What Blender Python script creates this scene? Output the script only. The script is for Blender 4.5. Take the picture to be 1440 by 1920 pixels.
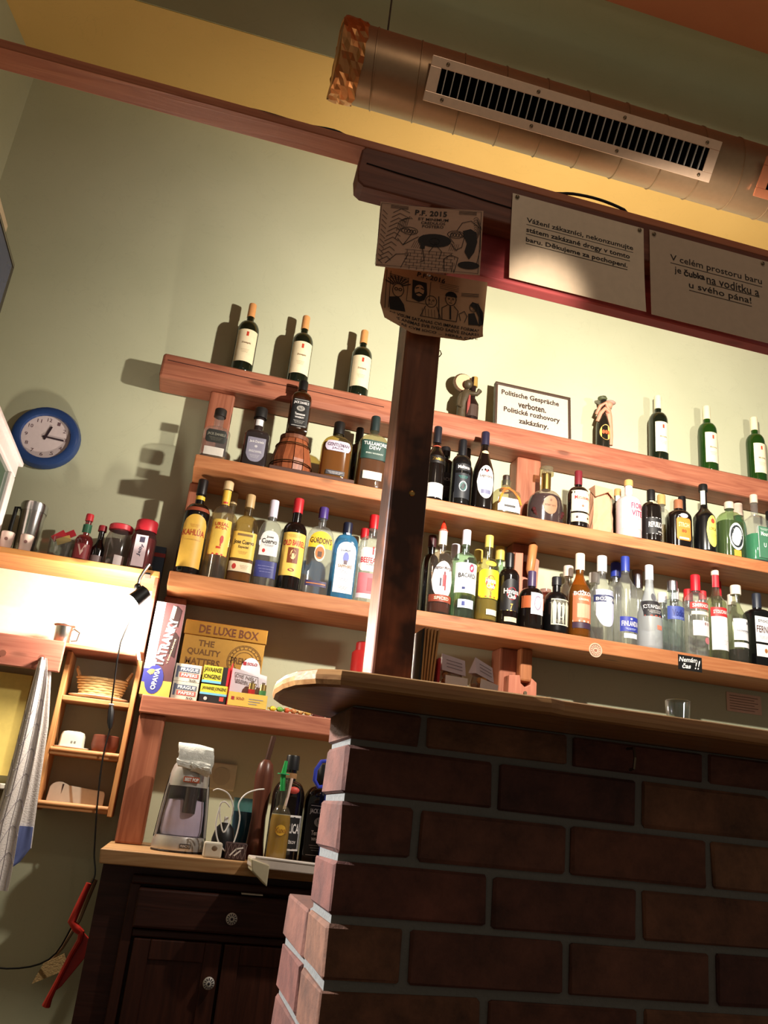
import bpy, bmesh, math, random
from mathutils import Vector, Matrix
random.seed(7)
for o in list(bpy.data.objects): bpy.data.objects.remove(o)
SC = bpy.context.scene
COL = SC.collection
# ------------------------------------------------------------------ camera
cd = bpy.data.cameras.new('camera'); cam = bpy.data.objects.new('camera', cd); COL.objects.link(cam)
cd.sensor_fit = 'HORIZONTAL'; cd.sensor_width = 36.0; cd.lens = 1549.22/1440*36
rt = Vector((0.963667, -0.248200, 0.098708)); up = Vector((-0.176628, -0.314910, 0.932542)); fw = Vector((0.200373, 0.916094, 0.347307))
cam.matrix_world = Matrix(((rt.x, up.x, -fw.x, 0), (rt.y, up.y, -fw.y, 0), (rt.z, up.z, -fw.z, 1.0), (0, 0, 0, 1)))
cd.clip_start = .05
SC.camera = cam
# ------------------------------------------------------------------ world, exposure
SC.view_settings.view_transform = 'Standard'; SC.view_settings.look = 'None'
SC.view_settings.exposure = 0.3; SC.view_settings.gamma = 1.0; SC.view_settings.use_curve_mapping = False
SC.cycles.transparent_max_bounces = 24; SC.cycles.max_bounces = 8
w = bpy.data.worlds.new('room_ambience'); SC.world = w; w.use_nodes = True
w.node_tree.nodes['Background'].inputs[0].default_value = (1.0, .88, .70, 1)
w.node_tree.nodes['Background'].inputs[1].default_value = 0.13
# ------------------------------------------------------------------ lamps of the room, plus an added paper spot
def lamp(name, typ, loc, energy, color, size=.03, target=None, spot=None, blend=.5):
    d = bpy.data.lights.new(name, typ); d.energy = energy; d.color = color
    if typ != 'SUN': d.shadow_soft_size = size
    o = bpy.data.objects.new(name, d); COL.objects.link(o); o.location = loc
    if target is not None:
        o.rotation_euler = (Vector(target)-Vector(loc)).to_track_quat('-Z', 'Y').to_euler()
    if spot: d.spot_size = math.radians(spot); d.spot_blend = blend
    return o
lamp('shelf_spotlight', 'SPOT', (1.17, 1.62, 2.43), 178, (1, .92, .79), .026, (1.50, 3.1, 2.32), 156, .62)
lamp('shelf_spotlight', 'SPOT', (2.05, 1.62, 2.45), 42, (1, .92, .79), .026, (2.1, 3.1, 2.55), 84, .8)
lamp('added_paper_spot', 'SPOT', (.30, .35, 1.35), 120, (1, .90, .74), .02, (.545, 1.28, 1.975), 11, .9)  # added helper spot without a real fixture, brightens the notice's lower left

lamp('room_pendant', 'POINT', (.6, .40, 3.35), 7, (1, .82, .62), .12)
lamp('counter_side_lamp', 'SPOT', (-1.15, 1.62, 1.75), 320, (.90, .95, 1.0), .05, (.27, 1.40, .98), 52, .7)
# ------------------------------------------------------------------ materials
def C(r, g, b):
    f = lambda c: (c/12.92 if c <= .04045 else ((c+.055)/1.055)**2.4)
    return (f(r/255), f(g/255), f(b/255), 1)
MATS = {}
def newmat(name):
    m = bpy.data.materials.new(name); m.use_nodes = True; nt = m.node_tree
    return m, nt, nt.nodes['Principled BSDF']
def plain(col, rough=.6, metal=0.0, spec=.4, bump=0, scale=60):
    k = ('p', col, rough, metal, spec, bump, scale)
    if k in MATS: return MATS[k]
    m, nt, p = newmat('painted_%d' % len(MATS)); p.inputs['Base Color'].default_value = C(*col)
    p.inputs['Roughness'].default_value = rough; p.inputs['Metallic'].default_value = metal; p.inputs['Specular IOR Level'].default_value = spec
    tc = nt.nodes.new('ShaderNodeTexCoord'); n = nt.nodes.new('ShaderNodeTexNoise'); n.inputs['Scale'].default_value = scale
    nt.links.new(tc.outputs['Object'], n.inputs['Vector'])
    mx = nt.nodes.new('ShaderNodeMix'); mx.data_type = 'RGBA'; c = C(*col)
    mx.inputs[6].default_value = tuple(v*.9 for v in c[:3])+(1,); mx.inputs[7].default_value = tuple(min(1, v*1.07) for v in c[:3])+(1,)
    nt.links.new(n.outputs['Fac'], mx.inputs[0]); nt.links.new(mx.outputs[2], p.inputs['Base Color'])
    if bump:
        b = nt.nodes.new('ShaderNodeBump'); b.inputs['Strength'].default_value = bump; b.inputs['Distance'].default_value = .004
        nt.links.new(n.outputs['Fac'], b.inputs['Height']); nt.links.new(b.outputs['Normal'], p.inputs['Normal'])
    MATS[k] = m; return m
def wood(c1, c2, axis='x', rough=.55, scale=1.0, stain=None, spec=.3):
    k = ('w', c1, c2, axis, rough, scale, stain)
    if k in MATS: return MATS[k]
    m, nt, p = newmat('wood_%d' % len(MATS)); N = nt.nodes.new; L = nt.links.new
    tc = N('ShaderNodeTexCoord'); mp = N('ShaderNodeMapping')
    s = {'x': (2.2, 26, 26), 'y': (26, 2.2, 26), 'z': (26, 26, 2.2)}[axis]
    mp.inputs['Scale'].default_value = tuple(v*scale for v in s); L(tc.outputs['Object'], mp.inputs['Vector'])
    n = N('ShaderNodeTexNoise'); n.inputs['Scale'].default_value = 1.6; n.inputs['Detail'].default_value = 6; n.inputs['Distortion'].default_value = 1.4
    L(mp.outputs['Vector'], n.inputs['Vector'])
    r = N('ShaderNodeValToRGB'); r.color_ramp.elements[0].position = .32; r.color_ramp.elements[1].position = .7
    r.color_ramp.elements[0].color = C(*c2); r.color_ramp.elements[1].color = C(*c1); L(n.outputs['Fac'], r.inputs['Fac'])
    out = r.outputs['Color']
    kn = N('ShaderNodeTexVoronoi'); kn.inputs['Scale'].default_value = 1.0; mk = N('ShaderNodeMapping')
    mk.inputs['Scale'].default_value = {'x': (3.1, 9, 9), 'y': (9, 3.1, 9), 'z': (9, 9, 3.1)}[axis]; L(tc.outputs['Object'], mk.inputs['Vector']); L(mk.outputs['Vector'], kn.inputs['Vector'])
    kr = N('ShaderNodeValToRGB'); kr.color_ramp.elements[0].position = .06; kr.color_ramp.elements[1].position = .13
    kr.color_ramp.elements[0].color = (.35, .35, .35, 1); kr.color_ramp.elements[1].color = (1, 1, 1, 1); L(kn.outputs['Distance'], kr.inputs['Fac'])
    mx = N('ShaderNodeMix'); mx.data_type = 'RGBA'; mx.blend_type = 'MULTIPLY'; mx.inputs[0].default_value = .8
    L(out, mx.inputs[6]); L(kr.outputs['Color'], mx.inputs[7]); out = mx.outputs[2]
    if stain:
        sn = N('ShaderNodeTexNoise'); sn.inputs['Scale'].default_value = 7; sn.inputs['Detail'].default_value = 4; L(tc.outputs['Object'], sn.inputs['Vector'])
        sr = N('ShaderNodeValToRGB'); sr.color_ramp.elements[0].position = .47; sr.color_ramp.elements[1].position = .58
        sr.color_ramp.elements[0].color = (0, 0, 0, 1); sr.color_ramp.elements[1].color = (1, 1, 1, 1); L(sn.outputs['Fac'], sr.inputs['Fac'])
        m2 = N('ShaderNodeMix'); m2.data_type = 'RGBA'; L(sr.outputs['Color'], m2.inputs[0]); L(out, m2.inputs[6]); m2.inputs[7].default_value = C(*stain); out = m2.outputs[2]
    L(out, p.inputs['Base Color']); p.inputs['Roughness'].default_value = rough; p.inputs['Specular IOR Level'].default_value = spec
    b = N('ShaderNodeBump'); b.inputs['Strength'].default_value = .25; b.inputs['Distance'].default_value = .003
    L(n.outputs['Fac'], b.inputs['Height']); L(b.outputs['Normal'], p.inputs['Normal'])
    MATS[k] = m; return m
def plaster(name, c1, c2):
    m, nt, p = newmat(name); N = nt.nodes.new; L = nt.links.new
    tc = N('ShaderNodeTexCoord'); n = N('ShaderNodeTexNoise'); n.inputs['Scale'].default_value = 2.2; n.inputs['Detail'].default_value = 5
    L(tc.outputs['Object'], n.inputs['Vector']); r = N('ShaderNodeValToRGB'); r.color_ramp.elements[0].position = .3; r.color_ramp.elements[1].position = .7
    r.color_ramp.elements[0].color = C(*c1); r.color_ramp.elements[1].color = C(*c2); L(n.outputs['Fac'], r.inputs['Fac'])
    # a few fine scratches
    v = N('ShaderNodeTexNoise'); v.inputs['Scale'].default_value = 3.4; v.inputs['Detail'].default_value = 9; v.inputs['Distortion'].default_value = 3.0; L(tc.outputs['Object'], v.inputs['Vector'])
    vr = N('ShaderNodeValToRGB'); e = vr.color_ramp.elements; e[0].position = .495; e[0].color = (1, 1, 1, 1); e[1].position = .505; e[1].color = (1, 1, 1, 1)
    q = e.new(.5); q.color = (.93, .93, .93, 1); L(v.outputs['Fac'], vr.inputs['Fac'])
    mx = N('ShaderNodeMix'); mx.data_type = 'RGBA'; mx.blend_type = 'MULTIPLY'; mx.inputs[0].default_value = 1
    L(r.outputs['Color'], mx.inputs[6]); L(vr.outputs['Color'], mx.inputs[7]); L(mx.outputs[2], p.inputs['Base Color'])
    p.inputs['Roughness'].default_value = .55; p.inputs['Specular IOR Level'].default_value = .25
    f = N('ShaderNodeTexNoise'); f.inputs['Scale'].default_value = 35; f.inputs['Detail'].default_value = 6; L(tc.outputs['Object'], f.inputs['Vector'])
    b = N('ShaderNodeBump'); b.inputs['Strength'].default_value = .12; b.inputs['Distance'].default_value = .004; L(f.outputs['Fac'], b.inputs['Height']); L(b.outputs['Normal'], p.inputs['Normal'])
    return m
def glass(col, dens=.12, rough=.10, refl=.95):
    """thin tinted glass: tinted see-through, mirror-like at grazing angles, a little cloudiness"""
    k = ('g', col, dens, rough, refl)
    if k in MATS: return MATS[k]
    m = bpy.data.materials.new('glass_%d' % len(MATS)); m.use_nodes = True; nt = m.node_tree; nt.nodes.clear(); N = nt.nodes.new; L = nt.links.new
    out = N('ShaderNodeOutputMaterial'); t = N('ShaderNodeBsdfTransparent'); t.inputs[0].default_value = C(*col)
    d = N('ShaderNodeBsdfDiffuse'); d.inputs[0].default_value = C(*col); dens = dens*.3 if refl > .3 else dens
    m1 = N('ShaderNodeMixShader'); m1.inputs[0].default_value = dens; L(t.outputs[0], m1.inputs[1]); L(d.outputs[0], m1.inputs[2])
    g = N('ShaderNodeBsdfGlossy'); g.inputs['Roughness'].default_value = rough; g.inputs[0].default_value = (refl, refl, refl, 1)
    f = N('ShaderNodeLayerWeight'); f.inputs[0].default_value = .5
    pw = N('ShaderNodeMath'); pw.operation = 'POWER'; pw.inputs[1].default_value = 4.0; L(f.outputs['Facing'], pw.inputs[0])
    ma = N('ShaderNodeMath'); ma.operation = 'MULTIPLY_ADD'; ma.inputs[1].default_value = .6; ma.inputs[2].default_value = .05; L(pw.outputs[0], ma.inputs[0]); f = ma
    m2 = N('ShaderNodeMixShader'); L(f.outputs[0], m2.inputs[0]); L(m1.outputs[0], m2.inputs[1]); L(g.outputs[0], m2.inputs[2]); L(m2.outputs[0], out.inputs[0])
    MATS[k] = m; return m
def brickmat(name, cols, rough=.85):
    m, nt, p = newmat(name); N = nt.nodes.new; L = nt.links.new
    oi = N('ShaderNodeObjectInfo'); r = N('ShaderNodeValToRGB'); e = r.color_ramp.elements
    for i, c in enumerate(cols):
        if i < 2: q = e[i]; q.position = i/(len(cols)-1)
        else: q = e.new(i/(len(cols)-1))
        q.color = C(*c)
    e[0].position = 0
    L(oi.outputs['Random'], r.inputs['Fac'])
    tc = N('ShaderNodeTexCoord'); ad = N('ShaderNodeVectorMath'); ad.operation = 'ADD'; L(tc.outputs['Object'], ad.inputs[0]); L(oi.outputs['Location'], ad.inputs[1])
    n = N('ShaderNodeTexNoise'); n.inputs['Scale'].default_value = 13; n.inputs['Detail'].default_value = 8; n.inputs['Roughness'].default_value = .7; L(ad.outputs[0], n.inputs['Vector'])
    mr = N('ShaderNodeValToRGB'); mr.color_ramp.elements[0].position = .3; mr.color_ramp.elements[0].color = (.35, .33, .33, 1); mr.color_ramp.elements[1].position = .72; mr.color_ramp.elements[1].color = (1.25, 1.15, 1.05, 1)
    L(n.outputs['Fac'], mr.inputs['Fac']); mx = N('ShaderNodeMix'); mx.data_type = 'RGBA'; mx.blend_type = 'MULTIPLY'; mx.inputs[0].default_value = 1
    L(r.outputs['Color'], mx.inputs[6]); L(mr.outputs['Color'], mx.inputs[7]); L(mx.outputs[2], p.inputs['Base Color'])
    p.inputs['Roughness'].default_value = rough
    b = N('ShaderNodeBump'); b.inputs['Strength'].default_value = .7; b.inputs['Distance'].default_value = .006; L(n.outputs['Fac'], b.inputs['Height']); L(b.outputs['Normal'], p.inputs['Normal'])
    return m
def emit(col, s):
    m = bpy.data.materials.new('glow'); m.use_nodes = True; nt = m.node_tree; nt.nodes.clear()
    o = nt.nodes.new('ShaderNodeOutputMaterial'); e = nt.nodes.new('ShaderNodeEmission'); e.inputs[0].default_value = C(*col); e.inputs[1].default_value = s
    nt.links.new(e.outputs[0], o.inputs[0]); return m
def metal(col, rough=.35, aniso=0):
    return plain(col, rough, 1.0, .5)

# ------------------------------------------------------------------ mesh helpers
class MB:
    def __init__(s): s.v = []; s.f = []
    def add(s, vs, fs):
        n = len(s.v); s.v += [tuple(v) for v in vs]; s.f += [tuple(i+n for i in f) for f in fs]; return s
    def box(s, x0, x1, y0, y1, z0, z1):
        return s.add([(x0, y0, z0), (x1, y0, z0), (x1, y1, z0), (x0, y1, z0), (x0, y0, z1), (x1, y0, z1), (x1, y1, z1), (x0, y1, z1)],
                     [(0, 3, 2, 1), (4, 5, 6, 7), (0, 1, 5, 4), (1, 2, 6, 5), (2, 3, 7, 6), (3, 0, 4, 7)])
    def obox(s, c, ax, ay, az):
        c, ax, ay, az = map(Vector, (c, ax, ay, az)); vs = [c+i*ax+j*ay+k*az for k in (-1, 1) for j, i in ((-1, -1), (-1, 1), (1, 1), (1, -1))]
        return s.add(vs, [(0, 3, 2, 1), (4, 5, 6, 7), (0, 1, 5, 4), (1, 2, 6, 5), (2, 3, 7, 6), (3, 0, 4, 7)])
    def prism(s, pts, z0, z1):      # plan outline (x,y), counterclockwise
        n = len(pts); vs = [(x, y, z0) for x, y in pts]+[(x, y, z1) for x, y in pts]
        return s.add(vs, [tuple(range(n))[::-1], tuple(range(n, 2*n))]+[(i, (i+1) % n, n+(i+1) % n, n+i) for i in range(n)])
    def prismY(s, pts, y0, y1):     # outline (x,z) extruded along y
        n = len(pts); vs = [(x, y0, z) for x, z in pts]+[(x, y1, z) for x, z in pts]
        return s.add(vs, [tuple(range(n)), tuple(range(n, 2*n))[::-1]]+[(i, n+i, n+(i+1) % n, (i+1) % n) for i in range(n)])
    def prismX(s, pts, x0, x1):     # outline (y,z) extruded along x
        n = len(pts); vs = [(x0, y, z) for y, z in pts]+[(x1, y, z) for y, z in pts]
        return s.add(vs, [tuple(range(n))[::-1], tuple(range(n, 2*n))]+[(i, (i+1) % n, n+(i+1) % n, n+i) for i in range(n)])
    def lathe(s, prof, seg=20, c=(0, 0, 0), ry=1.0, closed=True):   # prof: (z, r[, exponent])
        vs = []; cx, cy, cz = c
        for p in prof:
            z, r = p[0], p[1]; n = p[2] if len(p) > 2 else 2.0
            q = p[3] if len(p) > 3 else ry
            for i in range(seg):
                t = 2*math.pi*(i+.5)/seg; ct, st = math.cos(t), math.sin(t)
                k = (abs(ct)**n+abs(st)**n)**(-1/n) if n != 2 else 1
                vs.append((cx+r*ct*k, cy+r*st*k*q, cz+z))
        fs = []
        for j in range(len(prof)-1):
            for i in range(seg):
                a = j*seg+i; b = j*seg+(i+1) % seg; fs.append((a, b, b+seg, a+seg))
        if closed: fs.append(tuple(range(seg))[::-1]); fs.append(tuple(range((len(prof)-1)*seg, len(prof)*seg)))
        return s.add(vs, fs)
    def tube(s, path, r, seg=8, cap=True, smooth=0):
        path = [Vector(p) for p in path]
        if smooth:
            q = [path[0]]+path+[path[-1]]; path = []
            for i in range(1, len(q)-2):
                for k in range(smooth):
                    t = k/smooth; a, b, c, d = q[i-1:i+3]; path.append(.5*((2*b)+(c-a)*t+(2*a-5*b+4*c-d)*t*t+(3*b-a-3*c+d)*t**3))
            path.append(q[-2])
        n = len(path); rr = r if isinstance(r, (list, tuple)) else [r]*n; vs = []; u = None
        for i, p in enumerate(path):
            d = (path[min(i+1, n-1)]-path[max(i-1, 0)]).normalized()
            if u is None: u = d.orthogonal().normalized()
            u = (u-d*u.dot(d)).normalized(); w = d.cross(u)
            for k in range(seg):
                t = 2*math.pi*k/seg; vs.append(p+(u*math.cos(t)+w*math.sin(t))*rr[i])
        fs = [(j*seg+i, j*seg+(i+1) % seg, (j+1)*seg+(i+1) % seg, (j+1)*seg+i) for j in range(n-1) for i in range(seg)]
        if cap: fs += [tuple(range(seg))[::-1], tuple(range((n-1)*seg, n*seg))]
        return s.add(vs, fs)
    def ball(s, c, r, seg=12, rings=8, sc=(1, 1, 1)):
        c = Vector(c); vs = [c+Vector((0, 0, -r*sc[2]))]
        for j in range(1, rings):
            a = math.pi*j/rings-math.pi/2
            for i in range(seg):
                t = 2*math.pi*i/seg; vs.append(c+Vector((r*math.cos(a)*math.cos(t)*sc[0], r*math.cos(a)*math.sin(t)*sc[1], r*math.sin(a)*sc[2])))
        vs.append(c+Vector((0, 0, r*sc[2]))); fs = []; m = len(vs)-1
        for i in range(seg):
            fs.append((0, 1+(i+1) % seg, 1+i)); fs.append((m, m-seg+i, m-seg+(i+1) % seg))
            for j in range(rings-2): a = 1+j*seg+i; b = 1+j*seg+(i+1) % seg; fs.append((a, b, b+seg, a+seg))
        return s.add(vs, fs)
    def ring(s, c, R, r, axis='z', seg=24, ts=8):
        c = Vector(c); vs = []; X, Y, Z = {'z': ((1, 0, 0), (0, 1, 0), (0, 0, 1)), 'y': ((1, 0, 0), (0, 0, 1), (0, -1, 0)), 'x': ((0, 1, 0), (0, 0, 1), (1, 0, 0))}[axis]
        X, Y, Z = Vector(X), Vector(Y), Vector(Z)
        for i in range(seg):
            t = 2*math.pi*i/seg; d = X*math.cos(t)+Y*math.sin(t)
            for k in range(ts):
                a = 2*math.pi*k/ts; vs.append(c+d*(R+r*math.cos(a))+Z*r*math.sin(a))
        return s.add(vs, [(i*ts+k, ((i+1) % seg)*ts+k, ((i+1) % seg)*ts+(k+1) % ts, i*ts+(k+1) % ts) for i in range(seg) for k in range(ts)])
    def mesh(s, name, mat, smooth=False):
        m = bpy.data.meshes.new(name); m.from_pydata(s.v, [], s.f); m.validate()
        bm = bmesh.new(); bm.from_mesh(m); bmesh.ops.recalc_face_normals(bm, faces=bm.faces); bm.to_mesh(m); bm.free()
        m.materials.append(mat)
        if smooth:
            for p in m.polygons: p.use_smooth = True
        return m
    def build(s, name, mat, parent=None, smooth=False, bevel=0, loc=None, angle=40, label=None):
        if loc is not None: s.v = [(x-loc[0], y-loc[1], z-loc[2]) for x, y, z in s.v]
        m = s.mesh(name, mat, smooth); o = bpy.data.objects.new(name, m); COL.objects.link(o)
        if smooth: m.set_sharp_from_angle(angle=math.radians(angle))
        if parent is not None: o.parent = parent
        if loc is not None: o.location = loc
        if bevel:
            b = o.modifiers.new('edge', 'BEVEL'); b.width = bevel; b.segments = 2; b.limit_method = 'ANGLE'; b.angle_limit = math.radians(50)
        if label: o['label'] = label
        return o
def tag(o, label, cat, group=None):
    o['label'] = label; o['category'] = cat
    if group: o['group'] = group
    return o
def struct(o): o['kind'] = 'structure'; return o
def thing(name, loc, label, cat, group=None, rz=0):
    o = bpy.data.objects.new(name, None); COL.objects.link(o); o.location = loc; o.rotation_euler = (0, 0, rz); o.empty_display_size = .05
    return tag(o, label, cat, group)
_T = {}
def text_geo(s, bold=.012):
    k = (s, bold)
    if k in _T: return _T[k]
    cu = bpy.data.curves.new('t', 'FONT'); cu.body = s; cu.resolution_u = 2; cu.offset = bold; cu.align_x = 'LEFT'
    ob = bpy.data.objects.new('t', cu); me = bpy.data.meshes.new_from_object(ob)
    vs = [(v.co.x, v.co.y) for v in me.vertices]; fs = [tuple(p.vertices) for p in me.polygons]
    bpy.data.objects.remove(ob); bpy.data.curves.remove(cu); bpy.data.meshes.remove(me)
    if not vs: _T[k] = ([], [], 1); return _T[k]
    x0 = min(v[0] for v in vs); x1 = max(v[0] for v in vs); y0 = min(v[1] for v in vs); y1 = max(v[1] for v in vs)
    vs = [((x-x0)/(x1-x0)-.5, (y-y0)/(y1-y0)-.5) for x, y in vs]
    _T[k] = (vs, fs, (x1-x0)/(y1-y0)); return _T[k]
def text_flat(mb, s, c, ex, ey, wd, ht=None, bold=.012, slant=0):
    vs, fs, asp = text_geo(s, bold); ht = ht or wd/asp; c, ex, ey = Vector(c), Vector(ex), Vector(ey)
    mb.add([c+ex*(x*wd+slant*y*ht)+ey*(y*ht) for x, y in vs], fs)
def stroke(mb, pts, wd, y, close=False):    # ink line in the xz plane at depth y
    pts = [Vector((p[0], y, p[1])) for p in pts]
    if close: pts.append(pts[0])
    for a, b in zip(pts, pts[1:]):
        d = (b-a)
        if d.length < 1e-6: continue
        d.normalize(); n = Vector((-d.z, 0, d.x))*wd/2; e = d*wd*.3
        mb.add([a-n-e, b-n+e, b+n+e, a+n-e], [(0, 1, 2, 3)])
def arc(cx, cz, rx, rz, a0=0, a1=360, n=14):
    return [(cx+rx*math.cos(math.radians(a0+(a1-a0)*i/n)), cz+rz*math.sin(math.radians(a0+(a1-a0)*i/n))) for i in range(n+1)]
def copy_tree(o, parent=None):
    c = o.copy(); COL.objects.link(c); c.parent = parent
    for ch in list(o.children): copy_tree(ch, c)
    return c

# ------------------------------------------------------------------ shared materials
GREEN = plaster('green_plaster', (186, 187, 157), (195, 195, 166))
YELLOW = plaster('yellow_plaster', (220, 176, 102), (228, 184, 110))
UPGREEN = plaster('ceiling_green', (168, 166, 128), (176, 173, 136))
ORANGE = plaster('orange_plaster', (170, 98, 62), (180, 106, 68))
W_TIMBER = wood((172, 108, 82), (140, 80, 60), 'x', .5)
W_SHELF = wood((190, 128, 84), (164, 100, 62), 'x', .5)
W_UPR = wood((164, 102, 76), (136, 78, 56), 'z', .5)
W_BEAM = wood((124, 72, 54), (94, 52, 40), 'x', .55)
W_RED = wood((176, 80, 80), (146, 62, 66), 'x', .5)
W_PLANK = wood((196, 122, 86), (172, 100, 70), 'x', .5)
W_POST = wood((140, 84, 58), (108, 62, 42), 'z', .42, stain=(66, 40, 30))
W_BAR = wood((186, 136, 84), (150, 100, 58), 'x', .34, spec=.5)
W_TOP = wood((205, 165, 118), (168, 122, 78), 'x', .5)
W_CAB = wood((72, 40, 32), (52, 28, 23), 'x', .4)
W_CABV = wood((78, 42, 31), (56, 30, 23), 'z', .4)
W_RACK = wood((205, 150, 95), (180, 118, 68), 'z', .5)
BLACK = plain((18, 17, 17), .4); WHITE = plain((224, 221, 218), .5); INK = plain((34, 24, 20), .7)
STEEL = metal((200, 200, 202), .25); SCREW = metal((120, 105, 85), .45)
MORTAR = plain((112, 108, 102), .9, bump=.6, scale=120)

# ------------------------------------------------------------------ room shell
WY = 3.1
o = struct(MB().box(-1.4, 3.6, WY, WY+.15, 0, 3.95).build('wall_back', GREEN))
# left wall runs a little outwards towards the viewer
lw = MB().prism([(-1.09, 3.1), (-1.24, 3.1), (-2.05, -.6), (-1.94, -.6)], 0, 3.95).build('wall_left', GREEN); struct(lw)
struct(MB().box(-2.2, 3.8, -.6, 3.25, -.1, 0).build('floor', wood((92, 62, 44), (70, 46, 34), 'x', .5)))
struct(MB().box(-1.4, 3.6, 2.606, 3.25, 3.93, 4.05).build('ceiling', YELLOW))
# green coving that steps up from the yellow soffit, then the higher ceiling
pr = [(2.6, 3.93)]+[(2.6-.0*t, 3.93+.36*t) for t in (.5, 1)]
pr += [(2.6-.14*(1-math.cos(math.radians(a))), 4.29+.14*math.sin(math.radians(a))) for a in (18, 36, 54, 72, 90)]
pr += [(2.34, 4.43), (2.34, 4.6), (2.75, 4.6), (2.75, 3.96), (2.62, 3.94)]
struct(MB().prismX(pr, -2.2, 3.8).build('ceiling', UPGREEN, smooth=True))
struct(MB().box(-2.2, 3.8, -.6, 2.34, 4.40, 4.6).build('ceiling', ORANGE))

# ------------------------------------------------------------------ brick bar
BF = 1.29
BX = .263
wall = MB().box(BX+.006, 2.3, BF+.006, BF+.158, 0, 1.1625).add(*[[(BX+.006, BF+.158, 0), (BX+.30, BF+.158, 0), (BX+.30, BF+.395, 0), (BX+.006, BF+.395, 0), (BX+.006, BF+.158, .858), (BX+.30, BF+.158, .858), (BX+.30, BF+.395, .80), (BX+.006, BF+.395, .80)],
      [(0, 3, 2, 1), (4, 5, 6, 7), (0, 1, 5, 4), (1, 2, 6, 5), (2, 3, 7, 6), (3, 0, 4, 7)]]).build('wall_bar', MORTAR)
struct(wall)
BRICK = brickmat('red_brick', [(110, 64, 52), (96, 56, 47), (116, 74, 58), (88, 52, 45), (108, 66, 50), (132, 92, 66), (92, 52, 45)])
def brick_mesh(l, d, h, seed):
    rnd = random.Random(seed); bm = bmesh.new(); bmesh.ops.create_cube(bm, size=1)
    bmesh.ops.scale(bm, vec=(l, d, h), verts=bm.verts)
    bmesh.ops.bevel(bm, geom=list(bm.edges), offset=.004, segments=1, affect='EDGES')
    for v in bm.verts: v.co += Vector((rnd.uniform(-1, 1), rnd.uniform(-1, 1), rnd.uniform(-1, 1)))*.0016
    m = bpy.data.meshes.new('brick'); bm.to_mesh(m); bm.free(); m.materials.append(BRICK); return m
FULL = [brick_mesh(.240, .10, .071, i) for i in range(4)]; CORN = [brick_mesh(.240, .165, .071, 10+i) for i in range(3)]
HALF = [brick_mesh(.115, .165, .071, 20+i) for i in range(3)]; REAR = [brick_mesh(.115, .225, .071, 30+i) for i in range(3)]
def put_brick(me, x, y, z):
    b = bpy.data.objects.new('brick', me); COL.objects.link(b); b.parent = wall; b.scale = (1, 1, .66 if z > 1.12 else 1); b.location = (x, y, z+random.uniform(-.001, .001)); b.rotation_euler = (0, random.uniform(-.006, .006), random.uniform(-.006, .006))
for k in range(14):
    zc = 1.108+.0415-.083*k
    if zc < .04: break
    hz = zc if k else 1.1360
    off = (k % 2 == 0)
    if off:
        put_brick(HALF[k % 3], BX+.0575, BF+.0825, hz); x = BX+.115+.012
    else:
        put_brick(CORN[k % 3], BX+.12, BF+.0825, hz); x = BX+.252
    i = 0
    while x < 1.7:
        put_brick(FULL[(i+k) % 4], x+.12, BF+.05-random.uniform(0, .003), hz); x += .252; i += 1
    if k >= 4: put_brick(REAR[k % 3], BX+.0575, BF+.165+.012+.1125, hz)

# bar counter: a live-edged plank with a rounded left end
pts = []
front = [(1.9, 1.135), (1.55, 1.128), (1.22, 1.120), (1.0, 1.118), (.93, 1.110), (.90, 1.124), (.78, 1.118), (.66, 1.120), (.54, 1.116), (.515, 1.106), (.49, 1.112), (.36, 1.114), (.26, 1.116), (.21, 1.122), (.178, 1.142), (.155, 1.185), (.145, 1.24), (.142, 1.31), (.148, 1.38), (.165, 1.43), (.20, 1.475), (.25, 1.52), (.31, 1.56), (.42, 1.60), (1.9, 1.62)]
cm = MB().prism(front[::-1] if False else [(x, y) for x, y in front], 1.163, 1.1875).build('bar_counter', W_BAR, bevel=.009); cm.location.z = .0006
tag(cm, 'wooden bar counter plank with a rounded end lying on the brick wall', 'counter')
bk = tag(MB().tube([(.735, 1.283, 1.150), (.735, 1.262, 1.150), (.735, 1.258, 1.135), (.735, 1.262, 1.118), (.735, 1.274, 1.116)], .0025, 6).build('bag_hook', SCREW), 'small metal hook under the bar counter edge on the brick front', 'hook')

# ------------------------------------------------------------------ post, beams
PXL, PXR, PYF, PYB = .297, .366, 1.325, 1.40
post = MB().box(PXL, PXR, PYF, PYB, 1.1875, 2.244).build('wooden_post', W_POST, bevel=.005)
tag(post, 'dark stained wooden post standing on the bar counter', 'post')
MB().ball((.337, PYF, 1.547), .006, 10, 6, (1, .5, 1)).build('screw_head', metal((190, 150, 90), .3), post, True)
MB().tube([(PXR, 1.35, 1.86), (PXR+.007, 1.35, 1.864), (PXR+.010, 1.35, 1.857), (PXR+.006, 1.35, 1.85)], .0012, 6).build('wire_loop', SCREW, post, True)
struct(MB().box(-2.0, 2.4, 1.285, 1.34, 2.244, 2.263).build('trim_1', W_PLANK, bevel=.002))
sd = MB().prismY([(.168, 2.244), (.160, 2.236), (.156, 2.185), (.160, 2.158), (.172, 2.149), (2.4, 2.149), (2.4, 2.244)], 1.285, 1.331).build('ceiling_beam', W_BEAM, bevel=.003)
tag(sd, 'dark brown beam resting on top of the post under the plank', 'beam')
MB().tube([(.172, 1.2845, 2.204), (.24, 1.284, 2.200), (.34, 1.284, 2.197), (.42, 1.284, 2.191), (.5, 1.284, 2.188)], .0014, 5).build('crack', plain((28, 16, 14), .9), sd)
rb = MB().box(PXR+.001, 2.4, 1.342, 1.372, 2.054, 2.243).build('red_board', W_RED, bevel=.003)
tag(rb, 'red stained board behind the paper notices, right of the post', 'board')
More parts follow.
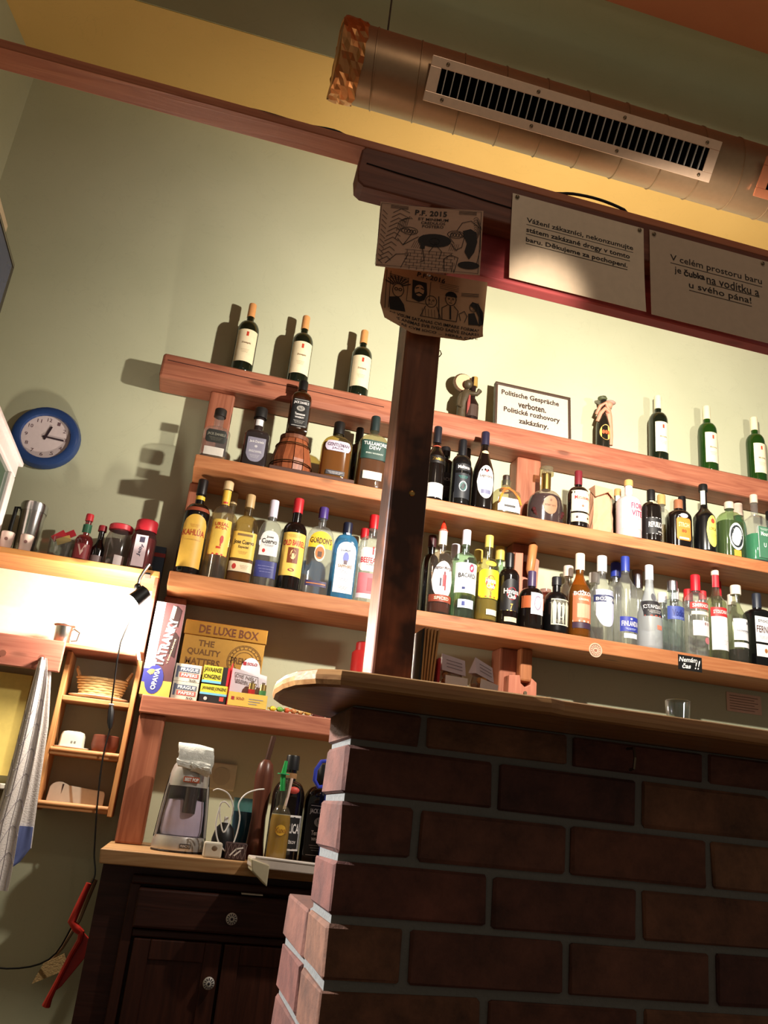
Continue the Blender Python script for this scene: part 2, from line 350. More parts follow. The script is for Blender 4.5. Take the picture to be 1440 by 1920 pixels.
cb = MB().tube([(-.30, 1.30, 2.267), (-.13, 1.30, 2.268), (-.04, 1.298, 2.272), (.04, 1.298, 2.269), (.10, 1.298, 2.275), (.16, 1.30, 2.268), (.4, 1.31, 2.268), (.56, 1.30, 2.269), (.62, 1.296, 2.280), (.68, 1.296, 2.284), (.74, 1.298, 2.277), (.80, 1.31, 2.267), (1.2, 1.31, 2.267)], .0035, 6, smooth=4).build('cable', BLACK, None, True)
tag(cb, 'thin black cable lying along the top of the beam', 'cable')

# ------------------------------------------------------------------ air duct
DY, DZ, DR = 1.90, 3.14, .112
duct = thing('air_duct', (.14, DY, DZ), 'round spiral metal air duct hanging below the ceiling', 'air duct')
GALV = plain((150, 120, 90), .42, .75, .5); COPPER = metal((190, 130, 80), .33)
prof = []
m = MB(); seg = 40
def ringpts(x, r, ph=0): return [(x, r*math.cos(2*math.pi*i/seg), r*math.sin(2*math.pi*i/seg)) for i in range(seg)]
vs = ringpts(.03, DR)+ringpts(2.6, DR); m.add(vs, [(i, (i+1) % seg, seg+(i+1) % seg, seg+i) for i in range(seg)]+[tuple(range(seg))[::-1]])
m.build('pipe', GALV, duct, True)
for k in range(19):
    x0 = .10+.137*k; mm = MB(); path = []
    for i in range(25):
        t = 2*math.pi*i/24; path.append((x0+.018*math.cos(t), (DR+.001)*math.cos(t), (DR+.001)*math.sin(t)))
    mm.tube(path, .0028, 5, False).build('spiral_seam', GALV, duct, True)
rnd = random.Random(3); m = MB(); vs = []
for j in range(7):
    for i in range(seg):
        t = 2*math.pi*i/seg; r = DR+.004+rnd.uniform(-.003, .006); vs.append((-.02+.012*j+rnd.uniform(-.004, .004), r*math.cos(t), r*math.sin(t)))
m.add(vs, [(j*seg+i, j*seg+(i+1) % seg, (j+1)*seg+(i+1) % seg, (j+1)*seg+i) for j in range(6) for i in range(seg)]+[tuple(range(seg))[::-1]])
m.build('foil_tape_end', COPPER, duct)
gd = Vector((0, math.cos(math.radians(-141)), math.sin(math.radians(-141)))); gu = Vector((0, gd.z, -gd.y)); gu = -gu if gu.z < 0 else gu
def grille(x0, x1, dist, hh, ih, label, mat, n):
    x0 -= .14; L = x1-.14-x0; f = MB(); bw = .034
    ex = Vector((1, 0, 0)); c = gd*dist+ex*x0
    f.obox(c+ex*(L/2)+gu*((hh+ih)/2), ex*L/2, gu*(hh-ih)/2, gd*.003); f.obox(c+ex*(L/2)-gu*((hh+ih)/2), ex*L/2, gu*(hh-ih)/2, gd*.003)
    f.obox(c+ex*(bw/2), ex*bw/2, gu*ih, gd*.003); f.obox(c+ex*(L-bw/2), ex*bw/2, gu*ih, gd*.003)
    g = f.build('grille', mat, duct, bevel=.0015, label=label)
    MB().obox(c-gd*.0075+ex*L/2, ex*(L/2-bw*.5), gu*ih*1.05, gd*.002).build('slot_shade', plain((5, 5, 5), .9, spec=.0), g)  # near-black sheet painted as the shade inside the duct behind the slots
    bm = MB().obox((0, 0, 0), (.0013, 0, 0), gu*ih, gd*.0035).mesh('blade', plain((190, 180, 168), .4, .3))
    for i in range(n):
        b = bpy.data.objects.new('blade', bm); COL.objects.link(b); b.parent = g; b.location = c-gd*.002+ex*(bw+(L-2*bw)*(i+.7)/(n+.4))
    sm = MB().ball((0, 0, 0), .006, 8, 6).mesh('screw', SCREW, True)
    for i in range(4 if L > .5 else 2):
        for q_ in (-1, 1):
            q = bpy.data.objects.new('screw', sm); COL.objects.link(q); q.parent = g; q.location = c+gd*.003+ex*(.05+(L-.1)*i/3+(.0 if q_ > 0 else .006))+gu*q_*(hh+ih)/2
    return g
grille(.388, 1.352, .124, .062, .034, 'long cream slotted grille with screws', plain((226, 190, 160), .3, .25, .6), 36)
grille(1.515, 1.9, .124, .062, .034, 'copper coloured slotted grille', plain((206, 124, 86), .3, .5, .6), 14)
tag(MB().tube([(.265, DY, DZ+.10), (.268, DY+.03, DZ+.4), (.262, DY+.08, DZ+.82), (.262, DY+.1, 4.402)], .003, 6).build('hanging_wire', plain((60, 52, 44), .6)), 'thin wire holding up the air duct near its taped end', 'wire')

# ------------------------------------------------------------------ papers and posters
def sheet(name, x0, x1, z0, z1, y, mat, curl=0, bulge=0, th=.0008, nx=12, nz=8, warp=None):
    m = MB(); vs = []
    for s in (0, th):
        for j in range(nz+1):
            for i in range(nx+1):
                u = i/nx; v = j/nz; x = x0+(x1-x0)*u; z = z0+(z1-z0)*v
                yy = y+s-curl*(1-v)**3-bulge*math.sin(math.pi*u)*math.sin(math.pi*v)
                if warp: dx, dy, dz = warp(u, v); x += dx; yy += dy; z += dz
                vs.append((x, yy, z))
    n = (nx+1)*(nz+1); fs = []
    for j in range(nz):
        for i in range(nx):
            a = j*(nx+1)+i; fs.append((a, a+1, a+nx+2, a+nx+1)); fs.append((n+a, n+a+nx+1, n+a+nx+2, n+a+1))
    bd = [i for i in range(nx+1)]+[(j+1)*(nx+1)-1 for j in range(1, nz+1)]+[nz*(nx+1)+i for i in range(nx-1, -1, -1)]+[j*(nx+1) for j in range(nz-1, 0, -1)]
    for a, b in zip(bd, bd[1:]+bd[:1]): fs.append((a, b, b+n, a+n))
    return m.add(vs, fs)
def follow(mb, fy, base):
    mb.v = [(x, fy(x, z)-.0006+(y-base)*.25, z) for x, y, z in mb.v]
PAPER = plain((226, 200, 172), .28, spec=.5); PAPER2 = plain((200, 172, 146), .35, spec=.5)
nt1 = thing('paper_notice', (.628, 1.282, 2.12), 'white paper notice with three underlined lines, nearest the post on the beam', 'notice', 'paper notices on the beam')
sheet('paper', -.149, .149, -.106, .106, 0, PAPER, curl=.006).build('paper', PAPER, nt1, True)
t = MB(); y = -.0042
for i, (s, wd, xo) in enumerate([('Vážení zákazníci, nekonzumujte', .240, .004), ('státem zakázané drogy v tomto', .232, 0), ('baru. Děkujeme za pochopení.', .226, -.003)]):
    zc = .046-.024*i; text_flat(t, s, (xo, y+.0008*(2-i), zc), (1, 0, 0), (0, 0, 1), wd, .0155, .02)
    t.obox((xo, y+.0008*(2-i), zc-.0095), (wd/2, 0, 0), (0, .00005, 0), (0, 0, .0007))
follow(t, lambda x, z: -.006*(1-(z+.106)/.212)**3, y); t.build('printed_text', INK, nt1)
for dx, dz in ((-.139, .098), (.139, .098)): MB().ball((dx, -.002, dz), .0045, 8, 6, (1, .5, 1)).build('thumb_tack', SCREW, nt1, True)
nt2 = thing('paper_notice', (.938, 1.282, 2.12), 'paper notice with large underlined lines and a handwritten correction, at the right', 'notice', 'paper notices on the beam')
sheet('paper', -.147, .149, -.106, .108, 0, PAPER2, curl=.003).build('paper', PAPER2, nt2, True)
t = MB(); y = -.004
for i, (s, wd, xo) in enumerate([('V celém prostoru baru', .222, .012), ('na vodítku a', .128, .05), ('u svého pána!', .150, .018)]):
    zc = .048-.029*i; text_flat(t, s, (xo, y+.001*(1-i)*.5, zc), (1, 0, 0), (0, 0, 1), wd, .0205, .006)
    t.obox((xo, y+.0005*(1-i), zc-.012), (wd/2, 0, 0), (0, .00005, 0), (0, 0, .0007))
text_flat(t, 'je', (-.082, y, .019), (1, 0, 0), (0, 0, 1), .016, .020, .006)
text_flat(t, 'čubka', (-.043, y, .021), (1, 0, .06), (-.06, 0, 1), .05, .017, .03)
follow(t, lambda x, z: -.003*(1-(z+.106)/.214)**3, y); t.build('printed_text', INK, nt2)
for dx, dz in ((-.137, .098), (.128, .098)): MB().ball((dx, -.002, dz), .0045, 8, 6, (1, .5, 1)).build('thumb_tack', SCREW, nt2, True)

POSTER = plain((190, 146, 120), .6, bump=.1); POSTER2 = plain((186, 138, 100), .6, bump=.1)
ps = thing('drawn_poster', (.312, 1.258, 2.043), 'brown greeting card dated 2015 with line drawing, pinned to the beam end', 'poster', 'drawn cards on the post')
sheet('card', -.113, .102, -.083, .074, 0, POSTER, warp=lambda u, v: (.004*(1-v)*(1-u), -.004*abs(u-.45)*2, 0)).build('card', POSTER, ps, True)
d = MB(); yy = -.0062
text_flat(d, 'P.F. 2015', (-.006, yy, .058), (1, 0, .02), (0, 0, 1), .066, .013, .02)
for s, wd, z in (('ET MINIMUM', .062, .043), ('CREDULOS', .05, .034), ('POSTERO', .044, .0255)): text_flat(d, s, (.0, yy, z), (1, 0, .02), (0, 0, 1), wd, .0065, .015)
for i in range(11):     # feathers of the left wing
    z = -.07+i*.012; stroke(d, [(-.104+.002*i, z), (-.088+.002*i, z+.012), (-.080+.003*i, z+.004)], .0011, yy); stroke(d, [(-.106, z+.004), (-.096, z-.006)], .001, yy)
for k in range(6): stroke(d, [(-.052, -.036-.0075*k), (.045, -.036-.0075*k)], .0009, yy)
for k in range(6):
    for q in range(7): stroke(d, [(-.048+.015*q+(.007 if k % 2 else 0), -.036-.0075*k), (-.048+.015*q+(.007 if k % 2 else 0), -.0435-.0075*k)], .0008, yy)
d.add([(x, yy, z) for x, z in arc(.006, -.008, .034, .016, n=20)], [tuple(range(20))])
d.add([(x, yy, z) for x, z in [(.062, .02), (.078, .026), (.090, .018), (.093, -.005), (.088, -.03), (.078, -.048), (.068, -.03), (.072, -.01), (.066, .005)]], [tuple(range(9))])
d.add([(x, yy, z) for x, z in arc(.078, -.062, .022, .009, n=16)], [tuple(range(16))])
for pts_, in (([(-.075, -.012), (-.066, .012), (-.052, .016), (-.040, .008), (-.05, -.012), (-.058, -.026), (-.07, -.012)],), ([(-.058, -.026), (-.036, -.008), (-.028, -.002)],), ([(-.09, -.074), (-.07, -.05), (-.045, -.046), (-.05, -.058), (-.058, -.08)],), ([(-.028, -.01), (-.016, -.034), (-.012, -.058), (-.02, -.062)],),
              ([(.046, -.012), (.036, .002), (.04, .014), (.056, .016), (.066, .004), (.062, -.02), (.05, -.028), (.04, -.012)],), ([(.03, -.08), (.028, -.05), (.04, -.04), (.056, -.046), (.05, -.08)],), ([(.045, -.08), (.046, -.058)],), ([(.01, -.012), (.0, -.03), (-.004, -.036)],), ([(.004, -.012), (.022, -.034), (.018, -.05)],), ([(.05, .02), (.06, .04), (.078, .046), (.096, .03)],), ([(.094, -.06), (.1, -.02), (.098, .03), (.09, .05)],)):
    stroke(d, pts_, .0013, yy)
for cx in (-.047, .048): stroke(d, arc(cx, .010, .017, .009, n=12), .0013, yy); [stroke(d, arc(cx-.008+.006*i, .009, .003, .004, n=7), .0012, yy) for i in range(4)]
for cx in (-.072, .07): [stroke(d, [(cx-.018, .062+.003*i), (cx+.018, .062+.003*i)], .0012, yy) for i in range(3)]
d.add([(x, yy, z) for x, z in [(-.022, -.03), (-.013, -.03), (-.013, -.012), (-.016, .004), (-.019, .004), (-.022, -.012)]], [tuple(range(6))])
for k in range(7): stroke(d, arc(.088, -.03, .006+.0016*k, .05+.006*k, 40, 110, 6), .0008, yy)
for k in range(6): stroke(d, [(-.074+.004*k, .006+.003*k), (-.070+.004*k, .030+.003*k), (-.058+.003*k, .040)], .0009, yy)
for k in range(5): stroke(d, [(-.040+.004*k, -.03), (-.034+.004*k, -.012)], .0007, yy); stroke(d, [(.036+.004*k, -.03), (.040+.004*k, -.014)], .0007, yy)
stroke(d, arc(.006, -.010, .010, .008, n=12), .0009, yy-.002); stroke(d, [(-.11, -.08), (.098, -.08), (.098, .07), (-.11, .07)], .0008, yy, True)
follow(d, lambda x, z: -.008*abs((x+.113)/.215-.45)-.0004, yy); d.build('line_drawing', INK, ps)
ps.rotation_euler = (0, -.01, -.22); ps.scale = (.93, 1, .95); ps.location.z += .003
ps2 = thing('drawn_poster', (.337, 1.309, 1.934), 'brown greeting card dated 2016 with drawn heads and a curled corner, lower on the post', 'poster', 'drawn cards on the post')
ps2.rotation_euler = (0, -.0, -.10)
def p2y(x, z):
    u, v = min(1, max(0, (x+.1)/.204)), min(1, max(0, (z+.07)/.142)); return wp(u, v)[1]-.0006
def wp(u, v):
    k = max(0, (.35-u)/.35)*max(0, (.4-v)/.4); r = max(0, (u-.85)/.15)*max(0, (.2-v)/.2)
    return (.012*k+.004*(v-.5), -.004*abs(u-.45)-.018*k-.01*r, -.006*(.5-u)*(1-v)+.014*k+.008*r)
sheet('card', -.1, .104, -.070, .072, 0, POSTER2, warp=wp).build('card', POSTER2, ps2, True)
d = MB(); yy = -.0068
text_flat(d, 'P.F. 2016', (-.006, yy, .060), (1, 0, -.1), (.1, 0, 1), .056, .011, .02)
for s, wd, z in (('DE VISUM SATANAS CVI IMPARE FORMAS', .176, -.0395), ('ONE ANIMAS SVB IVGO SAEVE ENARES', .176, -.0495), ('ITTERE CVM IOCO ...  HERBA CAFÉ', .170, -.0595)): text_flat(d, s, (.008, yy-(.001 if z < -.05 else 0), z-.001), (1, 0, -.03), (0, 0, 1), wd, .0068, .015)
for i in range(9): a = math.radians(30+15*i); stroke(d, [(-.07+.010*math.cos(a), .024+.010*math.sin(a)), (-.07+.028*math.cos(a), .022+.028*math.sin(a))], .0022, yy)
stroke(d, arc(-.068, .018, .011, .015), .0014, yy); stroke(d, arc(-.072, .02, .003, .003, n=8), .0014, yy); stroke(d, arc(-.064, .02, .003, .003, n=8), .0014, yy)
d.add([(x, yy, z) for x, z in [(-.084, .0), (-.066, .004), (-.054, -.012), (-.05, -.028), (-.08, -.03)]], [(0, 1, 2, 3, 4)])
d.add([(x, yy, z) for x, z in [(-.042, .048), (-.014, .046), (-.011, .02), (-.016, .006), (-.026, .0), (-.04, .006)]], [tuple(range(6))])
f2 = MB(); f2.add([(x, yy-.0003, z) for x, z in arc(-.027, .026, .0095, .013, n=14)], [tuple(range(14))]); follow(f2, p2y, yy); f2.build('paper_face', POSTER2, ps2)
stroke(d, [(-.034, .030), (-.029, .032)], .0024, yy-.0006); stroke(d, [(-.024, .032), (-.019, .030)], .0024, yy-.0006); stroke(d, [(-.033, .018), (-.027, .021), (-.02, .018)], .003, yy-.0006)
stroke(d, arc(-.002, .006, .011, .013), .0013, yy); stroke(d, [(-.012, -.006), (-.02, -.03), (.02, -.03), (.01, -.004)], .0013, yy); stroke(d, [(.012, .02), (.016, -.03)], .0016, yy)
stroke(d, arc(.036, .018, .0105, .014), .0014, yy); d.add([(x, yy, z) for x, z in arc(.036, .024, .0118, .012, 0, 180, 10)], [tuple(range(11))])
stroke(d, [(.03, .004), (.02, -.004), (.022, -.03), (.05, -.03), (.052, -.006), (.043, .004)], .0014, yy); stroke(d, [(.036, .002), (.038, -.026)], .003, yy)
stroke(d, [(.058, -.026), (.054, -.012), (.064, -.004), (.07, -.014), (.066, -.028)], .0013, yy)
d.add([(x, yy, z) for x, z in [(.078, .02), (.090, .018), (.101, -.0), (.103, -.026), (.094, -.032), (.093, -.012), (.086, .002), (.076, .012)]], [tuple(range(8))])
d.add([(x, yy, z) for x, z in [(.072, -.008), (.084, -.004), (.094, -.03), (.074, -.032)]], [(0, 1, 2, 3)]); stroke(d, arc(.081, .008, .007, .010), .0013, yy)
for i in range(3): stroke(d, [(-.088, .052-.004*i), (-.05, .060-.004*i-.012)], .0012, yy); stroke(d, [(.056, .030+.003*i), (.09, .034+.003*i)], .0012, yy)
stroke(d, [(-.094, .06), (-.09, -.03)], .0012, yy); stroke(d, [(-.086, .058), (-.083, -.026)], .0012, yy)
for cx, cz in ((-.002, .006), (.036, .016), (.081, .008)):
    for q_ in (-1, 1): stroke(d, arc(cx+q_*.004, cz+.003, .0018, .0018, n=6), .0009, yy)
    stroke(d, [(cx-.003, cz-.006), (cx+.003, cz-.006)], .0009, yy); stroke(d, [(cx, cz), (cx+.001, cz-.003)], .0008, yy)
for k in range(5): stroke(d, [(-.018+.006*k, -.012), (-.016+.006*k, -.028)], .0007, yy); stroke(d, [(.090+.002*k, .02-.004*k), (.098+.001*k, -.02-.002*k)], .0008, yy)
for k in range(4): stroke(d, [(.012, .052-.004*k), (.05, .050-.004*k)], .0007, yy)
stroke(d, [(-.05, .05), (-.05, -.002), (-.006, -.002), (-.006, .05)], .0009, yy)
follow(d, p2y, yy); d.build('line_drawing', INK, ps2)
MB().ball((-.012, -.003, .064), .004, 8, 6, (1, .5, 1)).build('thumb_tack', STEEL, ps2, True)

# ------------------------------------------------------------------ shelving on the back wall
def board(name, x0, x1, y0, y1, z0, z1, mat, label, grp, bev=.004):
    return tag(MB().box(x0, x1, y0, y1, z0, z1).build(name, mat, bevel=bev), label, 'shelf', grp)
tim = MB().prismX([(2.955, 2.505), (2.952, 2.535), (2.955, 2.60), (2.965, 2.612), (3.098, 2.612), (3.098, 2.505)], -.29, 2.9).build('timber_shelf', W_TIMBER, bevel=.01)
tag(tim, 'thick red timber shelf carrying the wine bottles', 'shelf', 'back wall shelves')
MB().tube([(-.27, 2.9535, 2.578), (.1, 2.953, 2.572), (.25, 2.953, 2.574), (.6, 2.9535, 2.570)], .0016, 5).build('crack', plain((60, 28, 22), .9), tim)
board('liquor_shelf', -.094, 2.9, 2.84, 3.098, 2.118, 2.168, W_SHELF, 'upper orange pine shelf of liquor bottles below the thick timber', 'back wall shelves')
board('liquor_shelf', -.105, 2.9, 2.85, 3.098, 1.672, 1.728, W_SHELF, 'lower orange pine shelf of liquor bottles with stickers on its edge', 'back wall shelves')
board('snack_shelf', -.115, .9, 2.85, 3.098, 1.247, 1.305, W_TIMBER, 'short brown shelf holding snack boxes left of the bar', 'back wall shelves')
up = [('shelf_upright', -.088, .008, 2.99, 3.098, 2.168, 2.505, 'left upright between the timber shelf and the upper bottle shelf'),
      ('shelf_upright', -.10, -.05, 3.0, 3.098, 1.728, 2.118, 'left upright between the two bottle shelves'),
      ('shelf_upright', -.11, -.03, 3.0, 3.098, 1.305, 1.672, 'left upright behind the wafer box above the snack shelf'),
      ('shelf_upright', -.112, -.028, 2.87, 3.098, .85, 1.247, 'broad upright left of the popcorn machine on the worktop'),
      ('shelf_upright', 1.215, 1.325, 3.015, 3.098, 2.168, 2.505, 'upright behind the round cognac decanter under the timber shelf'),
      ('shelf_upright', 1.215, 1.305, 3.02, 3.098, 1.728, 2.118, 'upright with a wooden peg between the two bottle shelves'),
      ('shelf_upright', 1.175, 1.295, 3.0, 3.098, .9, 1.672, 'upright below the lower bottle shelf, right of the snack bags')]
for nme, x0, x1, y0, y1, z0, z1, lb in up:
    u = tag(MB().box(x0, x1, y0, y1, z0, z1).build(nme, W_UPR, bevel=.008), lb, 'post', 'shelf uprights')
    if 'peg' in lb:
        MB().prismY([(-.01+1.21, 1.83), (1.30, 1.83), (1.31, 2.04), (1.285, 2.052), (1.285, 1.96), (1.24, 1.96), (1.24, 2.06), (1.205, 2.055)], 2.965, 3.02).build('bracket', wood((196, 128, 104), (170, 100, 80), 'z'), u, bevel=.004)
        MB().tube([(1.258, 2.945, 1.965), (1.262, 2.945, 1.985), (1.268, 2.95, 2.03), (1.275, 2.955, 2.09), (1.277, 2.96, 2.10)], [.008, .017, .018, .019, .014], 12).build('wooden_peg', wood((190, 130, 80), (160, 100, 60), 'z', .35), u, True)
    if 'snack bags' in lb:
        MB().prismY([(1.195, 1.30), (1.31, 1.30), (1.31, 1.545), (1.288, 1.56), (1.283, 1.535), (1.262, 1.522), (1.245, 1.535), (1.24, 1.565), (1.195, 1.56)], 2.95, 3.0).build('bracket', wood((192, 122, 96), (168, 98, 76), 'z'), u, bevel=.003)
        MB().box(1.242, 1.292, 2.955, 3.0, 1.545, 1.672).build('wooden_peg', wood((176, 112, 70), (150, 90, 54), 'z'), u, bevel=.008)
        MB().tube([(1.262, 2.952, 1.50), (1.262, 2.944, 1.50)], .007, 8).build('screw', SCREW, u)

# stickers on the shelf edge
st = thing('round_sticker', (1.50, 2.848, 1.682), 'round pale drink mat stuck to the lower bottle shelf edge', 'sticker')
MB().tube([(0, 0, 0), (0, .0016, 0)], .0275, 24).build('disc', plain((214, 176, 150), .6), st)
m = MB(); m.ring((0, -.0004, 0), .022, .0012, 'y', 24, 5); m.ring((0, -.0004, 0), .012, .001, 'y', 16, 5)
for i in range(14): a = 2*math.pi*i/14; m.obox((.017*math.cos(a), -.0004, .017*math.sin(a)), (.0022, 0, 0), (0, .0002, 0), (0, 0, .002))
m.box(-.006, .006, -.0006, 0, -.006, .004).build('print', plain((150, 96, 76), .6), st)
st = thing('black_sticker', (1.905, 2.848, 1.688), 'black sticker with white brush lettering hanging from the shelf edge', 'sticker')
MB().box(-.052, .052, 0, .0015, -.029, .029).build('card', plain((14, 13, 13), .5), st)
m = MB(); text_flat(m, 'Nemám', (-.008, -.0006, .013), (1, 0, .05), (0, 0, 1), .078, .019, .02, .2); text_flat(m, 'čas', (-.016, -.0006, -.012), (1, 0, .05), (0, 0, 1), .038, .02, .03, .2); text_flat(m, '!!', (.032, -.0006, -.002), (1, 0, 0), (0, 0, 1), .018, .036, .01, .25)
m.build('lettering', WHITE, st)
nt = thing('wall_note', (2.325, 3.098, 1.612), 'small pinkish paper note on the wall under the lower bottle shelf', 'notice')
MB().box(-.084, .084, -.001, 0, -.040, .040).build('paper', plain((226, 188, 166), .7), nt)
m = MB()
for i in range(6): m.box(-.07, .05 if i % 2 else .068, -.0016, -.001, .026-.011*i, .0285-.011*i)
m.build('print', plain((130, 96, 84), .7), nt)

# ------------------------------------------------------------------ bottles
P = {
 'wineR1':(0.012,3.02,2.612,0.336,0.0441),'wineR2':(0.239,3.02,2.612,0.336,0.0441),'wineR3':(0.494,3.02,2.612,0.331,0.0441),
 'wineW1':(1.892,3.02,2.612,0.339,0.0425),'wineW2':(2.146,3.02,2.612,0.343,0.0421),'wineW3':(2.4,3.02,2.612,0.341,0.0418),
 'jdsilver':(-0.035,2.902,2.168,0.219,0.0498),
 'jdsingle':(0.114,2.903,2.168,0.257,0.0480),'jdbig':(0.258,2.90,2.345,0.232,0.040),'gentleman':(0.424,2.915,2.186,0.253,0.0600),
 'tullamore':(0.565,2.912,2.168,0.327,0.058),'tulback':(0.528,3.035,2.168,0.325,0.036),'zacapa':(0.819,2.89,2.168,0.328,0.0380),
 'dark1':(0.900,3.035,2.168,0.316,0.036),'malteco':(0.928,2.892,2.168,0.294,0.0399),'lego':(1.022,2.893,2.168,0.35,0.0444),
 'legoback':(0.995,3.035,2.168,0.33,0.0332),'patron':(1.129,2.911,2.168,0.185,0.0560),'remy':(1.311,2.929,2.168,0.265,0.0771),
 'matusalem':(1.44,2.897,2.168,0.263,0.0445),'bag':(1.543,2.9,2.168,0.212,0.0477),'corkback':(1.696,3.035,2.168,0.284,0.036),
 'fiori':(1.674,2.904,2.168,0.271,0.052),'republica':(1.772,2.893,2.168,0.242,0.0411),'goldback':(1.91,3.035,2.168,0.298,0.036),
 'stroh':(1.909,2.906,2.168,0.227,0.0539),'strohback':(2.013,3.035,2.168,0.31,0.036),'lorca':(2.026,2.897,2.168,0.319,0.0453),
 'absent':(2.16,2.91,2.168,0.267,0.0578),'absback':(2.298,3.035,2.168,0.33,0.0329),'green':(2.275,2.896,2.168,0.319,0.0438),
 'greenback':(2.463,3.035,2.168,0.324,0.0327),'kahlua':(-0.05,2.911,1.728,0.37,0.0470),'arriba':(0.042,2.907,1.728,0.38,0.0405),
 'arback':(0.07,3.035,1.728,0.386,0.0331),'cuervog':(0.130,2.917,1.728,0.347,0.0450),'cuervos':(0.219,2.911,1.728,0.34,0.0420),
 'barrel':(0.309,2.916,1.728,0.366,0.0460),'gordon':(0.407,2.916,1.728,0.349,0.0500),'bombay':(0.505,2.913,1.728,0.305,0.0460),
 'beef':(0.604,2.913,1.728,0.354,0.0500),'beefback':(0.596,3.035,1.728,0.337,0.036),'morgan':(0.88,2.912,1.728,0.345,0.0475),
 'morgback':(0.875,3.035,1.728,0.359,0.036),'bacardi':(0.976,2.91,1.728,0.361,0.0470),'bacback':(0.975,3.035,1.728,0.339,0.036),
 'havana3':(1.07,2.909,1.728,0.355,0.0450),'hav3back':(1.074,3.035,1.728,0.333,0.036),'hav7back':(1.166,3.035,1.728,0.363,0.036),
 'havana7':(1.157,2.903,1.728,0.296,0.0405),'diplo':(1.254,2.906,1.728,0.239,0.0490),'botucal':(1.362,2.912,1.728,0.235,0.0490),
 'glassb':(1.37,3.035,1.728,0.219,0.019),'bozrum':(1.458,2.906,1.728,0.347,0.0438),'bozback':(1.471,3.035,1.728,0.332,0.036),
 'bozvod':(1.556,2.909,1.728,0.355,0.0468),'bozvback':(1.589,3.035,1.728,0.322,0.036),'finland':(1.66,2.909,1.728,0.371,0.0468),
 'finback':(1.688,3.035,1.728,0.383,0.036),'silverb':(1.789,3.035,1.728,0.368,0.036),'russ':(1.770,2.912,1.728,0.354,0.0498),
 'absolut':(1.871,2.905,1.728,0.302,0.0435),'absback1':(1.905,3.035,1.728,0.288,0.030),'absback2':(1.966,3.035,1.728,0.317,0.029),
 'smirback':(2.03,3.035,1.728,0.323,0.030),'smirnoff':(1.98,2.908,1.728,0.346,0.0465),'stoli':(2.07,2.902,1.728,0.382,0.0403),
 'stoliback':(2.10,3.035,1.728,0.327,0.034),'stoliback2':(2.171,3.035,1.728,0.383,0.034),'blacklab':(2.165,2.902,1.728,0.33,0.0401),
 'blackback':(2.243,3.035,1.728,0.334,0.034),'fernet':(2.275,2.916,1.728,0.316,0.0500),'republicaW':(0.378,2.660,0.85,0.308,0.0492),
 'jdW':(0.482,2.68,0.85,0.293,0.0500),'lemonW':(0.352,2.575,0.85,0.243,0.0311),
}
GL = {'clear': glass((240, 241, 241), .16), 'green': glass((70, 130, 48), .5), 'dkgreen': plain((16, 24, 14), .10, spec=.7), 'dark': plain((18, 12, 10), .10, spec=.7),
      'black': plain((12, 11, 12), .22, spec=.6), 'blue': glass((96, 176, 226), .9), 'white': plain((206, 182, 182), .35), 'frost': glass((214, 218, 222), 1.2, .4, .4),
      'pale': glass((214, 236, 220), .08), 'amber': glass((190, 120, 40), .6), 'teal': glass((60, 180, 140), .6), 'smoke': glass((70, 66, 66), .3)}
def liq(col, dens=.45): return glass(col, dens, .05, .2)
class Sect:     # cross-section of a bottle by height
    def __init__(s, prof, ry): s.p = prof; s.ry = ry
    def at(s, z):
        p = s.p
        for a, b in zip(p, p[1:]):
            if a[0] <= z <= b[0] and b[0] > a[0]:
                t = (z-a[0])/(b[0]-a[0]); return a[1]+(b[1]-a[1])*t, a[2]+(b[2]-a[2])*t, a[3]+(b[3]-a[3])*t
        return p[-1][1:4]
    def y(s, u, z, eps):
        r, n, q = s.at(z); k = 1 if n == 2 else (2*(.5**(n/2)))**(-1/n)*0+1
        x = min(.985, abs(u)/r)
        return -(r*q*(1-x**n)**(1/n))-eps
